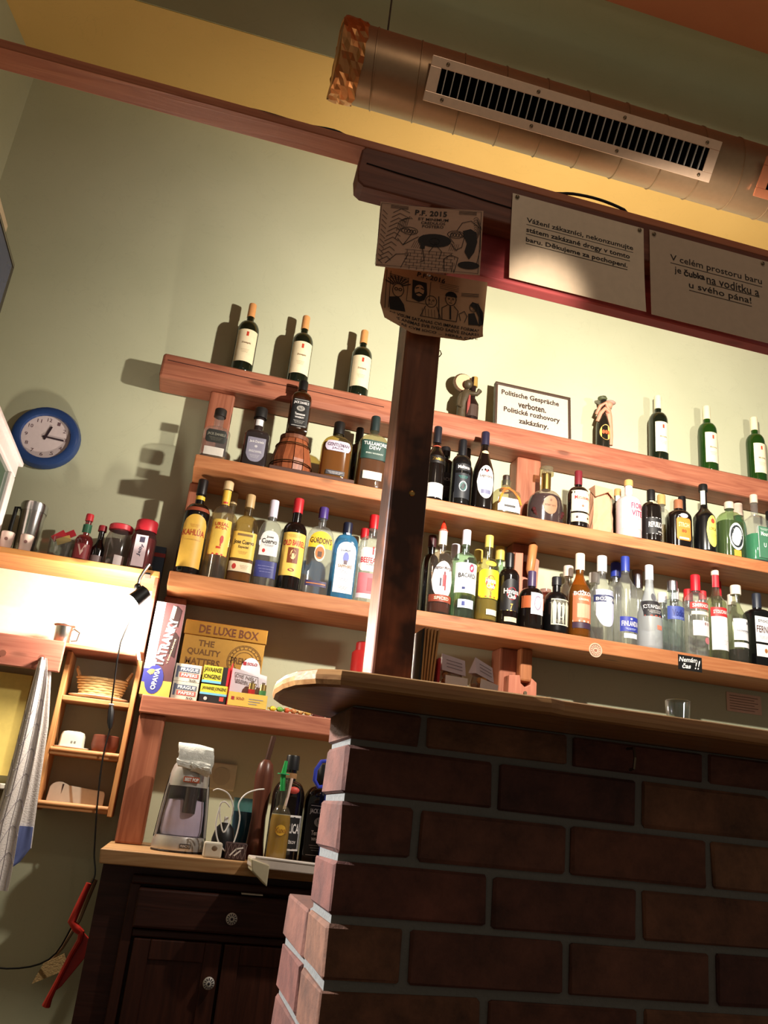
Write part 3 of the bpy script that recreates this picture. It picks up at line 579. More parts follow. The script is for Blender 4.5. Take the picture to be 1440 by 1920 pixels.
def bottle(key, name, label, cat='bottle', group=None, n=2.0, ry=1.0, bh=.6, sh=.78, nr=.014, sty='e', gl='clear', lq=None, cap=((20, 20, 20), .12, 1.15), labels=(), rz=0, capm=None, seg=20):
    X, Y, Z, h, r = P[key]
    root = thing(name, (X, Y, Z), label, cat, group, rz)
    capc, caph, capr = cap; ch = caph*h; pr = [(0, r*.9, n, ry), (.006, r*.985, n, ry), (.014, r, n, ry), (bh*h, r, n, ry)]
    for i in range(1, 8):
        t = i/7
        k = math.sqrt(max(0, 1-t*t)) if sty == 'e' else (.5+.5*math.cos(math.pi*t)) if sty == 'c' else (1-t)
        nn = n+(2-n)*t; q = ry+(1-ry)*t
        rr = nr+(r-nr)*k
        pr.append((bh*h+(sh-bh)*h*t, rr, nn, q))
    pr += [(h-ch, nr*1.02, 2, 1), (h-ch*.5, nr, 2, 1)]
    S = Sect(pr, ry)
    body = MB().lathe(pr, seg).build('body', GL[gl] if isinstance(gl, str) else gl, root, True)
    if lq:
        col, lev = lq[0], lq[1]; lp = [(.012, r*.9, n, ry)]
        for p in pr:
            if .014 <= p[0] < lev*h: lp.append((p[0]+.004, p[1]*.93, p[2], p[3]))
        a = S.at(lev*h); lp.append((max(lev*h, lp[-1][0]+.002), a[0]*.93, a[1], a[2]))
        MB().lathe(lp, 16).build('liquid', liq(col, lq[2] if len(lq) > 2 else .45), root, True)
    if caph:
        cr = nr*capr
        MB().lathe([(h-ch, cr), (h-.004, cr*.99), (h, cr*.92)], 16).build('cap', capm or plain(capc, .4), root, True)
    for L in labels:
        shape, wf, z0, z1, col = L[:5]; texts = L[5] if len(L) > 5 else (); u0 = L[6]*r if len(L) > 6 else 0; eps = .0007+(L[7] if len(L) > 7 else 0)
        hw = wf*r*.98; za, zb = z0*h, z1*h; nx = 14; nz = 4; vs = []; m = MB()
        for i in range(nx+1):
            s = -1+2*i/nx; u = u0+hw*s
            if shape == 'oval': k = math.sqrt(max(0, 1-s*s)); lo = (za+zb)/2-(zb-za)/2*k; hi = (za+zb)/2+(zb-za)/2*k
            elif shape == 'arch': lo = za; hi = zb-(1-math.sqrt(max(0, 1-s*s)))*hw*.9
            elif shape == 'shield': hi = zb; lo = za+abs(s)**3*(zb-za)*.3
            elif shape == 'round': q = max(0, (abs(s)-.72)/.28); e = (1-math.sqrt(max(0, 1-q*q)))*hw*.28; lo = za+e; hi = zb-e
            else: lo = za; hi = zb
            for j in range(nz+1):
                z = lo+(hi-lo)*j/nz; vs.append((u, S.y(u, z, eps), z))
        fs = [(i*(nz+1)+j, (i+1)*(nz+1)+j, (i+1)*(nz+1)+j+1, i*(nz+1)+j+1) for i in range(nx) for j in range(nz)]
        lo_ = m.add(vs, fs).build('label', plain(col, .5) if isinstance(col, tuple) else col, root, True)
        bycol = {}
        for T in texts: bycol.setdefault(T[4], []).append(T)
        for c, TT in bycol.items():
            m = MB()
            for T in TT:
                s_, zc, wf_, hf, _c = T[:5]; uo = (T[5]*r if len(T) > 5 else 0)+u0
                if s_ == '#':       # plain printed block / seal
                    for i in range(4):
                        a, b = uo+wf_*r*(-1+i/2), uo+wf_*r*(-1+(i+1)/2)
                        m.add([(q, S.y(q, zz, eps+.0007), zz) for q, zz in ((a, zc*h-hf*h/2), (b, zc*h-hf*h/2), (b, zc*h+hf*h/2), (a, zc*h+hf*h/2))], [(0, 1, 2, 3)])
                    continue
                if s_ == 'o':
                    pts = arc(uo, zc*h, wf_*r, hf*h, n=16)[:-1]; m.add([(q, S.y(q, zz, eps+.0007), zz) for q, zz in pts], [tuple(range(16))]); continue
                if s_ == '=':       # small print lines
                    for i in range(3):
                        zz = zc*h+(1-i)*hf*h/2.6; a = wf_*r*(1-.15*i)
                        for k in range(4):
                            p0, p1 = uo-a+2*a*k/4, uo-a+2*a*(k+1)/4-.001; m.add([(q, S.y(q, y_, eps+.0007), y_) for q, y_ in ((p0, zz), (p1, zz), (p1, zz+.0011), (p0, zz+.0011))], [(0, 1, 2, 3)])
                    continue
                vs_, fs_, asp = text_geo(s_, .018)
                vv = []
                for x, y_ in vs_:
                    u = uo+x*2*wf_*r; z = zc*h+y_*hf*h; vv.append((u, S.y(u, z, eps+.0009), z))
                m.add(vv, fs_)
            m.build('lettering', plain(c, .5) if c != 'gold' else metal((200, 160, 80), .35), lo_)
    return root
K = (24, 20, 20); CREAM = (232, 214, 178); WH = (224, 219, 216); RED = (178, 34, 36); GOLD = (206, 160, 60); YEL = (236, 196, 60); NAVY = (38, 46, 110)
# wines on the timber
for i, k in enumerate(('wineR1', 'wineR2', 'wineR3')):
    bottle(k, 'wine_bottle', ('leftmost', 'middle', 'rightmost')[i]+' of three dark red wine bottles with tan capsules on the timber shelf', group='red wine bottles', bh=.6, sh=.74, nr=.0145, gl='dkgreen', cap=((214, 150, 92), .19, 1.12),
           labels=[('rect', .9, .13, .57, CREAM, [('#', .505, .10, .06, (190, 60, 40)), ('Zweigelt', .38, .42, .03, (120, 90, 60)), ('=', .27, .4, .05, (160, 130, 96))])])
for i, k in enumerate(('wineW1', 'wineW2', 'wineW3')):
    bottle(k, 'wine_bottle', ('leftmost', 'middle', 'rightmost')[i]+' of three green white-wine bottles with cream capsules on the timber shelf', group='white wine bottles', bh=.6, sh=.74, nr=.0145, gl='dkgreen' if i == 0 else 'green', lq=None if i == 0 else ((50, 104, 30), .66, .6), cap=((236, 222, 186), .2, 1.15),
           labels=[('rect', .78, .12, .56, (236, 224, 190), [('#', .49, .10, .055, (196, 70, 46)), ('Moravia', .34, .4, .025, (130, 110, 80)), ('=', .25, .4, .05, (170, 150, 116))])])
# upper shelf
U = 'liquor bottles on the upper shelf'; Lw = 'liquor bottles on the lower shelf'
bottle('jdsilver', 'liquor_bottle', 'nearly empty clear square whiskey bottle at the left end of upper shelf', group=U, n=5, ry=.8, bh=.52, sh=.64, nr=.017, cap=((40, 36, 34), .14, 1.35), lq=((170, 120, 60), .10),
       labels=[('round', .78, .30, .54, (46, 46, 42), [('JACK DANIELS', .45, .66, .06, (150, 146, 130)), ('=', .37, .5, .06, (120, 116, 100))]), ('rect', .74, .07, .22, (214, 206, 196))])
bottle('jdsingle', 'liquor_bottle', 'square whiskey bottle with grey shield label and round black stopper', group=U, n=5, ry=.85, bh=.52, sh=.62, nr=.018, gl=glass((140, 120, 120), .25), lq=((56, 26, 20), .5, .7), cap=((30, 28, 28), .16, 1.4),
       labels=[('shield', .72, .08, .46, (128, 124, 140), [('Jack Daniels', .39, .55, .05, (220, 216, 216)), ('o', .32, .12, .02, (190, 186, 190)), ('SINGLE BARREL', .24, .5, .035, (210, 206, 210)), ('=', .16, .4, .05, (200, 196, 200))]), ('rect', .3, .70, .80, (226, 222, 222))])
JDL = lambda: [('round', .86, .08, .60, (16, 15, 15), [("JACK DANIEL'S", .52, .72, .06, WH), ('o', .42, .40, .05, (150, 146, 140)), ('No.7', .42, .22, .05, (16, 15, 15)), ('Tennessee', .315, .5, .045, WH), ('WHISKEY', .255, .46, .032, WH), ('=', .17, .55, .06, (190, 186, 180))]),
               ('rect', .70, .575, .58, WH, (), 0, .0005), ('rect', .70, .10, .105, WH, (), 0, .0005)]
bottle('jdbig', 'liquor_bottle', 'square black-label whiskey bottle standing on a small wooden barrel', group=U, n=5, ry=.9, bh=.62, sh=.78, nr=.0155, gl=glass((120, 74, 40), .3), lq=((80, 40, 14), .6, .7), cap=((16, 15, 15), .18, 1.2), labels=JDL())
bottle('gentleman', 'liquor_bottle', 'broad rounded amber whiskey bottle with lilac label beside the wooden post', group=U, n=3.5, ry=.62, bh=.56, sh=.74, nr=.017, gl=glass((226, 206, 150), .1), lq=((170, 112, 34), .6, .5), cap=((20, 18, 18), .21, 1.3),
       labels=[('round', .84, .46, .62, (196, 182, 200), [('GENTLEMAN', .56, .7, .05, (90, 70, 90)), ('JACK', .50, .4, .04, (90, 70, 90))]), ('rect', .62, .07, .14, (60, 56, 60), [('=', .10, .5, .04, (200, 196, 200))])])
bottle('tullamore', 'liquor_bottle', 'square whiskey bottle with dark green label next to the wooden post', group=U, n=4, ry=.85, bh=.60, sh=.74, nr=.0165, gl=glass((220, 214, 190), .1), lq=((130, 70, 20), .42, .6), cap=((34, 46, 46), .20, 1.15),
       labels=[('rect', .92, .38, .62, (30, 62, 54), [('TULLAMORE', .575, .78, .045, WH), ('DEW', .52, .4, .045, WH), ('IRISH WHISKEY', .45, .6, .02, (180, 190, 180))]), ('rect', .66, .12, .22, (222, 208, 190))])
bottle('tulback', 'liquor_bottle', 'dark bottle behind the square green-label whiskey bottle', group=U, gl='dark', cap=((30, 30, 30), .2, 1.15), seg=14)
bottle('zacapa', 'liquor_bottle', 'dark rum bottle with gold script and white lower label right of the post', group=U, bh=.56, sh=.78, nr=.0145, sty='c', gl='dark', cap=((26, 26, 34), .22, 1.15),
       labels=[('rect', .9, .04, .22, WH), ('rect', .85, .48, .58, (20, 14, 12), [('Zacapa', .53, .6, .05, 'gold')]), ('rect', .45, .72, .735, (190, 80, 60))])
bottle('dark1', 'liquor_bottle', 'black square bottle behind the rum bottles right of the post', group=U, n=4, bh=.74, sh=.82, gl='black', cap=((26, 24, 26), .14, 1.5), labels=[('rect', .8, .25, .6, (44, 42, 48), [('JACK', .5, .6, .06, (170, 166, 170)), ('=', .38, .5, .06, (150, 146, 150))])], seg=14)
bottle('malteco', 'liquor_bottle', 'dark smoky rum bottle with turquoise round emblem on its label', group=U, bh=.62, sh=.76, nr=.0145, gl='smoke', lq=((30, 18, 14), .58, .8), cap=((22, 22, 26), .26, 1.2),
       labels=[('rect', .8, .10, .46, (34, 36, 42), [('o', .27, .42, .075, (190, 196, 200)), ('o', .27, .33, .06, (40, 90, 86)), ('=', .40, .5, .04, (60, 150, 140))]), ('rect', .78, .50, .60, (30, 30, 34), [('Malteco', .55, .6, .05, (214, 206, 206))])])
bottle('lego', 'liquor_bottle', 'tall dark bottle with pointed white oval label and red seal', group=U, bh=.42, sh=.82, nr=.0145, sty='c', gl='dark', cap=((34, 30, 52), .17, 1.2),
       labels=[('oval', .8, .13, .54, (236, 228, 224), [('o', .465, .10, .018, (200, 50, 50)), ('Legendario', .40, .58, .05, (70, 50, 50)), ('=', .31, .5, .05, (210, 150, 130)), ('#', .21, .45, .05, (110, 110, 140))]), ('oval', .35, .71, .75, (226, 196, 150))])
bottle('legoback', 'liquor_bottle', 'dark bottle neck just behind the tall oval-label bottle', group=U, gl='dark', cap=((40, 34, 30), .14, 1.15), seg=14)
pt = bottle('patron', 'liquor_bottle', 'squat clear tequila bottle with orange ribbon and metal stopper', group=U, n=4, ry=.9, bh=.50, sh=.66, nr=.020, sty='e', gl=glass((226, 222, 200), .14), lq=((206, 176, 110), .3, .3), cap=((190, 186, 178), .24, .85), capm=STEEL,
       labels=[('rect', .86, .08, .38, (240, 234, 226), [('PATRÓN', .30, .6, .06, (150, 140, 130)), ('#', .2, .42, .05, (60, 56, 56))])])
m = MB()
for sx in (-1, 1): m.tube([(0, -.026, .122), (sx*.02, -.034, .108), (sx*.038, -.050, .075), (sx*.046, -.057, .045)], [.006, .0055, .005, .003], 6)
m.ring((0, 0, .122), .0225, .005, 'z', 20, 6).build('ribbon', plain((226, 132, 44), .5), pt, True)
rm = bottle('remy', 'decanter', 'round faceted cognac decanter with gold neck and oval brown seal', cat='decanter', group=U, ry=.62, bh=.30, sh=.60, nr=.019, sty='e', gl=glass((222, 212, 206), .12), lq=((66, 24, 30), .50, .7), cap=((196, 176, 130), .12, 1.6), capm=glass((214, 206, 180), .35), seg=24,
       labels=[('oval', .42, .17, .46, (150, 112, 84), [('o', .39, .06, .02, (120, 80, 60)), ('REMY XO', .31, .3, .03, (110, 74, 56))])])
m = MB()
for i in range(14):
    a = math.radians(200+140*i/13); c, s = math.cos(a), math.sin(a); m.ball((.066*c, -.030, .085+.070*s), .0085, 8, 6, (1, .7, 1.2))
m.build('glass_studs', liq((120, 60, 60), .3), rm, True); MB().lathe([(.165, .0195), (.235, .0195)], 18).build('gold_collar', metal((190, 160, 90), .3), rm, True)
bottle('matusalem', 'liquor_bottle', 'dark rum bottle with cream label and red script left of paper bag', group=U, bh=.58, sh=.72, nr=.0145, gl='dark', cap=((110, 30, 40), .24, 1.12),
       labels=[('rect', .9, .27, .62, CREAM, [('Matusalem', .50, .7, .06, (160, 30, 40)), ('o', .36, .12, .02, (170, 100, 80)), ('=', .43, .5, .04, (170, 140, 110))]), ('rect', .9, .10, .24, (226, 206, 166), [('o', .17, .1, .02, (60, 40, 40), -.5), ('o', .17, .1, .02, (60, 40, 40), .55)]), ('rect', .3, .82, .96, (216, 190, 196))])
bottle('corkback', 'liquor_bottle', 'dark bottle with cork and white neck label behind the white bottle', group=U, gl='dark', cap=((196, 150, 96), .12, 1.1), labels=[('rect', .36, .72, .88, WH)], seg=14)
bottle('fiori', 'liquor_bottle', 'white vermouth bottle with pink lettering and cork stopper', group=U, bh=.60, sh=.72, nr=.0155, gl='white', cap=((200, 156, 96), .10, 1.2),
       labels=[('rect', .9, .15, .60, (210, 186, 188), [('FIORI', .52, .52, .09, (196, 40, 80), .2), ('VITE', .40, .5, .09, (196, 40, 80), .2), ('=', .31, .5, .03, (150, 130, 150))]), ('rect', .3, .76, .89, (236, 226, 214), [('=', .82, .26, .05, (170, 150, 150))])])
bottle('republica', 'liquor_bottle', 'dark rum bottle with black label and white lettering beside the white bottle', group=U, bh=.64, sh=.76, nr=.0145, gl='dark', cap=((18, 16, 16), .20, 1.2),
       labels=[('rect', .92, .14, .44, (26, 24, 26), [('REPUBLICA', .31, .74, .10, WH), ('BOŽKOV', .19, .3, .03, WH, .45), ('#', .435, .86, .01, WH), ('#', .145, .86, .01, WH)]), ('rect', .3, .70, .79, (200, 180, 150))])
bottle('goldback', 'liquor_bottle', 'clear bottle with gold cap behind the dark rum bottle', group=U, cap=((190, 156, 96), .16, 1.3), lq=((196, 180, 140), .5, .3), seg=14)
bottle('stroh', 'liquor_bottle', 'squat dark rum bottle with bright orange label', group=U, n=3, ry=.7, bh=.60, sh=.78, nr=.0165, gl='dark', cap=((150, 96, 66), .18, 1.15),
       labels=[('round', .62, .16, .60, (232, 130, 50), [('STROH', .46, .46, .09, (240, 210, 160)), ('80', .34, .2, .06, (110, 60, 30)), ('#', .20, .42, .035, (220, 210, 200))]), ('oval', .36, .60, .68, (226, 220, 214))])
bottle('strohback', 'liquor_bottle', 'black capped bottle behind the orange-label rum bottle', group=U, gl='dark', cap=((24, 22, 24), .26, 1.2), seg=14)
bottle('lorca', 'liquor_bottle', 'tall black bottle with yellow oval label and red emblem', group=U, bh=.50, sh=.68, nr=.0145, sty='c', gl='black', cap=((18, 17, 17), .10, 1.3),
       labels=[('oval', .66, .08, .52, (236, 216, 100), [('o', .44, .22, .035, (206, 70, 50)), ('LORCA', .33, .42, .04, (110, 90, 40)), ('=', .23, .4, .05, (170, 146, 70))], .22), ('rect', .16, .70, .90, (220, 212, 190), (), -.2)])
bottle('absent', 'liquor_bottle', 'broad bottle of green absinthe with round black emblem', group=U, n=2.6, ry=.75, bh=.62, sh=.82, nr=.017, gl=glass((206, 224, 190), .12), lq=((96, 116, 44), .63, .45), cap=((206, 190, 170), .12, 1.2),
       labels=[('oval', .62, .14, .60, (200, 206, 204), [('o', .37, .52, .19, (34, 40, 44)), ('ABSENT', .37, .44, .08, WH), ('=', .28, .3, .03, WH), ('=', .47, .3, .03, WH)]), ('rect', .3, .04, .14, GOLD)])
bottle('absback', 'liquor_bottle', 'clear bottle with pale cap behind the absinthe bottle', group=U, gl='teal', cap=((214, 190, 172), .18, 1.5), seg=14)
bottle('green', 'liquor_bottle', 'slim clear bottle of bright green liquor at the right end of upper shelf', group=U, n=4, bh=.60, sh=.72, nr=.0145, sty='c', gl='clear', lq=((30, 170, 110), .40, .5), cap=((216, 190, 170), .12, 1.15),
       labels=[('rect', .72, .06, .50, (70, 120, 92), [('Mount', .40, .5, .06, (220, 230, 220), .1), ('=', .46, .5, .03, (220, 230, 220)), ('U', .24, .14, .06, (220, 230, 220)), ('#', .28, .02, .44, (230, 232, 226), -.68)], .2)])
bottle('greenback', 'liquor_bottle', 'dark bottle at the right edge of upper shelf behind the green liquor', group=U, gl='dark', cap=((20, 20, 20), .2, 1.2), seg=14)
# lower shelf
bottle('kahlua', 'liquor_bottle', 'dark coffee liqueur bottle with yellow arched label at the left end', group=Lw, bh=.60, sh=.74, nr=.016, gl='dark', cap=((24, 20, 22), .16, 1.15),
       labels=[('arch', .86, .07, .60, (226, 178, 76), [('KAHLÚA', .42, .8, .075, (176, 64, 40)), ('=', .48, .4, .03, (190, 130, 60)), ('#', .34, .6, .01, (200, 150, 60))]), ('rect', .9, .64, .68, (150, 70, 46)), ('rect', .36, .78, .82, YEL)])
bottle('arriba', 'liquor_bottle', 'tequila bottle with yellow label and small red figure, gold neck wrap', group=Lw, bh=.60, sh=.74, nr=.0155, gl=glass((236, 228, 214), .12), cap=((210, 184, 140), .09, 1.2),
       labels=[('rect', .86, .23, .58, (236, 196, 90), [('URSAL', .53, .6, .035, (190, 60, 40)), ('ROJA', .49, .5, .03, (190, 60, 40)), ('o', .38, .16, .04, (196, 60, 40), .2), ('#', .345, .06, .06, (196, 60, 40), .15), ('#', .30, .2, .02, (206, 70, 40)), ('#', .235, .84, .015, (206, 60, 40))]), ('rect', .37, .75, .90, (232, 186, 70), [('#', .77, .36, .02, (200, 60, 40))])])
bottle('arback', 'liquor_bottle', 'gold necked bottle behind the yellow tequila label', group=Lw, cap=((196, 170, 120), .12, 1.2), gl=glass((220, 206, 170), .2), seg=14)
bottle('cuervog', 'liquor_bottle', 'gold tequila bottle with broad yellow label and red wax seal', group=Lw, n=4, ry=.9, bh=.54, sh=.76, nr=.0155, gl=glass((222, 200, 150), .12), lq=((186, 132, 50), .52, .4), cap=((186, 156, 110), .15, 1.15),
       labels=[('rect', .95, .26, .55, (228, 184, 80), [('Jose Cuervo', .43, .8, .06, (50, 36, 24)), ('Especial', .38, .4, .035, (70, 50, 34)), ('#', .515, .6, .025, (130, 100, 60)), ('=', .32, .4, .03, (170, 120, 60))]), ('rect', .94, .12, .225, (226, 204, 170), [('o', .17, .16, .03, (180, 50, 44), -.5), ('=', .17, .35, .04, (160, 120, 90), .3)])])
bottle('cuervos', 'liquor_bottle', 'silver tequila bottle with white arched label above a blue band', group=Lw, n=4, ry=.9, bh=.56, sh=.76, nr=.0155, cap=((206, 200, 216), .20, 1.1),
       labels=[('arch', .8, .34, .62, WH, [('Jose', .545, .3, .03, K), ('Cuervo', .50, .66, .055, K), ('=', .45, .45, .02, (150, 150, 160)), ('o', .39, .13, .022, (190, 50, 46), -.4)]), ('rect', .94, .10, .28, (54, 58, 120), [('=', .19, .7, .08, (150, 150, 200))])])
bottle('barrel', 'liquor_bottle', 'dark liqueur bottle with red cap and yellow picture label', group=Lw, bh=.60, sh=.74, nr=.0165, gl='dark', cap=((176, 36, 44), .16, 1.15),
       labels=[('rect', .9, .15, .60, (232, 192, 92), [('OLD BARREL', .49, .84, .06, (190, 40, 50)), ('#', .36, .42, .16, (120, 60, 30)), ('o', .37, .24, .05, (226, 190, 130)), ('#', .35, .1, .06, (226, 200, 150)), ('=', .56, .6, .03, (170, 120, 60)), ('o', .21, .26, .015, (140, 40, 60))])])
bottle('gordon', 'liquor_bottle', 'clear gin bottle with yellow label and violet cap', group=Lw, n=3.4, ry=.62, bh=.62, sh=.78, nr=.0145, cap=((70, 50, 120), .13, 1.25),
       labels=[('arch', .9, .52, .70, (236, 192, 50), [("GORDON'S", .60, .8, .065, (70, 40, 20))]), ('oval', .42, .37, .56, (226, 210, 190), [('o', .465, .34, .07, (190, 110, 50)), ('#', .45, .16, .06, (90, 60, 40))], 0, .0006), ('rect', .8, .10, .16, (60, 50, 90), [('#', .13, .72, .01, (200, 120, 60))])])
bottle('bombay', 'liquor_bottle', 'blue square gin bottle with white arched label', group=Lw, n=5, ry=.75, bh=.66, sh=.84, nr=.0165, gl='blue', cap=((26, 30, 52), .14, 1.1),
       labels=[('arch', .80, .08, .72, (236, 236, 240), [('BOMBAY', .62, .46, .05, (40, 44, 80)), ('o', .52, .24, .07, (110, 120, 190)), ('#', .46, .14, .05, (110, 90, 100)), ('SAPPHIRE', .41, .56, .04, (150, 110, 70)), ('=', .34, .4, .04, (110, 110, 140)), ('=', .24, .4, .04, (120, 120, 150)), ('=', .14, .4, .04, (150, 130, 120))]), ('rect', .16, .82, .96, (200, 200, 226))])
bottle('beef', 'liquor_bottle', 'clear gin bottle with red cap and red lettering beside the post', group=Lw, n=3.4, ry=.8, bh=.60, sh=.76, nr=.0165, cap=((196, 26, 34), .16, 1.15),
       labels=[('round', .92, .34, .60, WH, [('BEEFEATER', .46, .84, .06, (190, 30, 50)), ('LONDON', .415, .4, .02, (120, 110, 120)), ('#', .555, .06, .06, (206, 30, 40)), ('o', .60, .08, .014, (206, 30, 40))]), ('rect', .92, .10, .32, (196, 110, 120), [('#', .2, .2, .14, (176, 80, 90))]), ('rect', .94, .05, .10, (226, 214, 222))])
bottle('beefback', 'liquor_bottle', 'red capped bottle behind the clear gin bottle by the post', group=Lw, cap=((190, 30, 40), .12, 1.2), seg=14)
mg = bottle('morgan', 'liquor_bottle', 'spiced rum bottle with pointed red pourer and round white label', group=Lw, bh=.58, sh=.74, nr=.0155, gl=glass((226, 214, 204), .1), lq=((110, 46, 20), .20, .6), cap=((236, 226, 206), .18, 1.12),
       labels=[('oval', .86, .17, .60, (238, 230, 232), [('Captain Morgan', .52, .8, .05, (70, 56, 60)), ('#', .38, .15, .13, (150, 50, 60), .1), ('o', .46, .09, .025, (120, 40, 50), .1), ('#', .36, .06, .09, (60, 50, 70), -.2), ('#', .30, .06, .06, (150, 60, 66), .2)]), ('rect', .94, .14, .22, (150, 70, 50), [('SPICED', .18, .6, .035, (240, 220, 200))], 0, .0004)])
MB().lathe([(.335, .012), (.342, .020), (.346, .013), (.360, .011), (.386, .0015)], 12).build('red_pourer', plain((222, 54, 32), .35), mg, True)
bottle('morgback', 'liquor_bottle', 'dark capped bottle behind the spiced rum bottle', group=Lw, gl='dark', cap=((70, 36, 40), .14, 1.2), seg=14)
bottle('bacardi', 'liquor_bottle', 'white rum bottle with white label, red bat emblem and white cap', group=Lw, bh=.62, sh=.74, nr=.015, gl='pale', cap=((232, 226, 240), .17, 1.15),
       labels=[('rect', .93, .27, .60, (242, 240, 244), [('BACARDI', .46, .72, .05, K), ('o', .545, .22, .045, (206, 60, 90), .3), ('#', .32, .12, .025, NAVY, -.3), ('=', .40, .6, .03, (150, 150, 160))]), ('rect', .66, .11, .20, (214, 224, 244), [('#', .155, .12, .045, (60, 70, 140), -.25)])])
bottle('bacback', 'liquor_bottle', 'white capped bottle behind the white rum bottle', group=Lw, cap=((226, 220, 232), .18, 1.3), seg=14)
bottle('havana3', 'liquor_bottle', 'pale rum bottle with yellow label and red disc', group=Lw, bh=.58, sh=.74, nr=.015, gl=glass((236, 230, 190), .08), lq=((214, 196, 116), .56, .3), cap=((214, 190, 96), .14, 1.15),
       labels=[('round', .92, .26, .58, (244, 210, 40), [('o', .43, .44, .085, (196, 40, 44)), ('Havana', .455, .46, .06, WH), ('Club', .395, .36, .05, WH), ('3', .31, .08, .05, (90, 40, 30)), ('#', .275, .8, .015, (196, 60, 40))]), ('rect', .5, .08, .14, (236, 226, 190), (), .2), ('oval', .5, .62, .68, (240, 206, 60))])
bottle('hav3back', 'liquor_bottle', 'gold capped bottle behind and left of the yellow-label rum', group=Lw, cap=((206, 180, 90), .16, 1.3), gl=glass((226, 220, 180), .15), seg=14)
bottle('hav7back', 'liquor_bottle', 'gold capped bottle behind the black-label dark rum', group=Lw, cap=((206, 180, 90), .16, 1.4), gl='pale', seg=14)
bottle('havana7', 'liquor_bottle', 'dark rum bottle with black label and red disc', group=Lw, bh=.66, sh=.78, nr=.0145, gl='dark', cap=((22, 20, 22), .20, 1.15),
       labels=[('arch', .94, .19, .62, (28, 26, 30), [('o', .42, .50, .085, (186, 40, 50)), ('Havana', .45, .74, .07, WH), ('Club', .38, .4, .055, WH), ('7', .25, .12, .07, 'gold'), ('#', .195, .86, .008, 'gold')]), ('rect', .62, .05, .11, CREAM, [('=', .08, .5, .04, (150, 130, 100))])])
bottle('diplo', 'liquor_bottle', 'round dark rum bottle with white paper label and orange wrap band', group=Lw, bh=.52, sh=.72, nr=.0155, gl='dark', cap=((70, 56, 90), .26, 1.1),
       labels=[('rect', .96, .34, .54, (176, 90, 50)), ('rect', .56, .24, .60, (228, 220, 226), [('o', .43, .32, .12, (150, 140, 160)), ('o', .43, .24, .09, (206, 200, 206)), ('=', .29, .4, .04, (150, 140, 150))], .15, .0006)])
bottle('botucal', 'liquor_bottle', 'squat matt black rum bottle with grey framed portrait label', group=Lw, bh=.52, sh=.74, nr=.0155, gl='black', cap=((34, 34, 38), .15, 1.25),
       labels=[('rect', .74, .14, .58, (214, 206, 180), [('#', .36, .68, .40, (44, 42, 40)), ('o', .37, .30, .11, (200, 194, 176)), ('=', .52, .5, .05, (190, 184, 160)), ('=', .2, .5, .05, (190, 184, 160))])])
gb = thing('shot_glass', (1.372, 3.035, 1.728), 'small reddish glass behind the matt black rum bottle', 'glass')
MB().lathe([(0, .016), (.19, .022), (.2, .023)], 14).build('bowl', glass((190, 140, 130), .25), gb, True); MB().lathe([(.2, .0235), (.215, .0235)], 14).build('rim', glass((220, 190, 190), .4), gb, True)
bottle('bozrum', 'liquor_bottle', 'amber rum bottle with white and copper printed label and white cap', group=Lw, bh=.52, sh=.76, nr=.0155, sty='c', gl='amber', lq=((120, 44, 16), .60, .7), cap=((236, 222, 200), .20, 1.25),
       labels=[('rect', .9, .17, .50, (190, 110, 76), [('BOŽKOV', .505, .84, .06, WH), ('ORIGINAL', .43, .5, .025, (240, 220, 200)), ('#', .30, .6, .16, (214, 160, 130)), ('#', .18, .88, .02, (230, 200, 180))]), ('rect', .9, .10, .165, (60, 40, 60))])
bottle('bozback', 'liquor_bottle', 'clear bottle with white cap behind the amber rum bottle', group=Lw, cap=((226, 206, 190), .14, 1.5), gl=glass((206, 190, 170), .3), seg=14)
bottle('bozvod', 'liquor_bottle', 'vodka bottle with silver label, navy name band and white cap', group=Lw, bh=.54, sh=.76, nr=.0155, sty='c', cap=((236, 230, 226), .19, 1.3),
       labels=[('shield', .84, .16, .58, (196, 198, 222), [('#', .40, .3, .2, (220, 220, 236), .2)]), ('rect', .96, .435, .515, (44, 50, 92), [('BOŽKOV', .475, .84, .05, WH)], 0, .0006)])
bottle('bozvback', 'liquor_bottle', 'clear bottle with pale cap behind the navy-band vodka', group=Lw, cap=((220, 214, 206), .14, 1.6), seg=14)
bottle('finland', 'liquor_bottle', 'clear rippled vodka bottle with low blue label and blue cap', group=Lw, bh=.60, sh=.80, nr=.0155, sty='c', cap=((44, 60, 150), .17, 1.15),
       labels=[('rect', .84, .14, .30, (44, 54, 150), [('FINLANDIA', .225, .74, .055, WH), ('=', .165, .5, .02, (180, 190, 230)), ('o', .275, .1, .01, WH)]), ('rect', .6, .07, .12, (226, 228, 240))])
bottle('finback', 'liquor_bottle', 'blue capped bottle behind the blue-label vodka', group=Lw, cap=((40, 56, 150), .16, 1.5), seg=14)
bottle('silverb', 'liquor_bottle', 'silver capped bottle behind the frosted vodka bottle', group=Lw, cap=((150, 150, 160), .22, 1.6), capm=metal((170, 170, 180), .25), seg=14)
bottle('russ', 'liquor_bottle', 'frosted bell shaped vodka bottle with black band label', group=Lw, bh=.34, sh=.80, nr=.0155, sty='c', gl='frost', cap=((214, 214, 224), .18, 1.1),
       labels=[('rect', .86, .37, .555, (40, 38, 42), [('СТАНДАРТ', .48, .78, .055, WH), ('=', .42, .6, .04, WH), ('#', .375, .8, .012, (190, 70, 50)), ('o', .60, .2, .05, (90, 90, 96))]), ('rect', .25, .22, .27, (214, 120, 96), (), .3)])
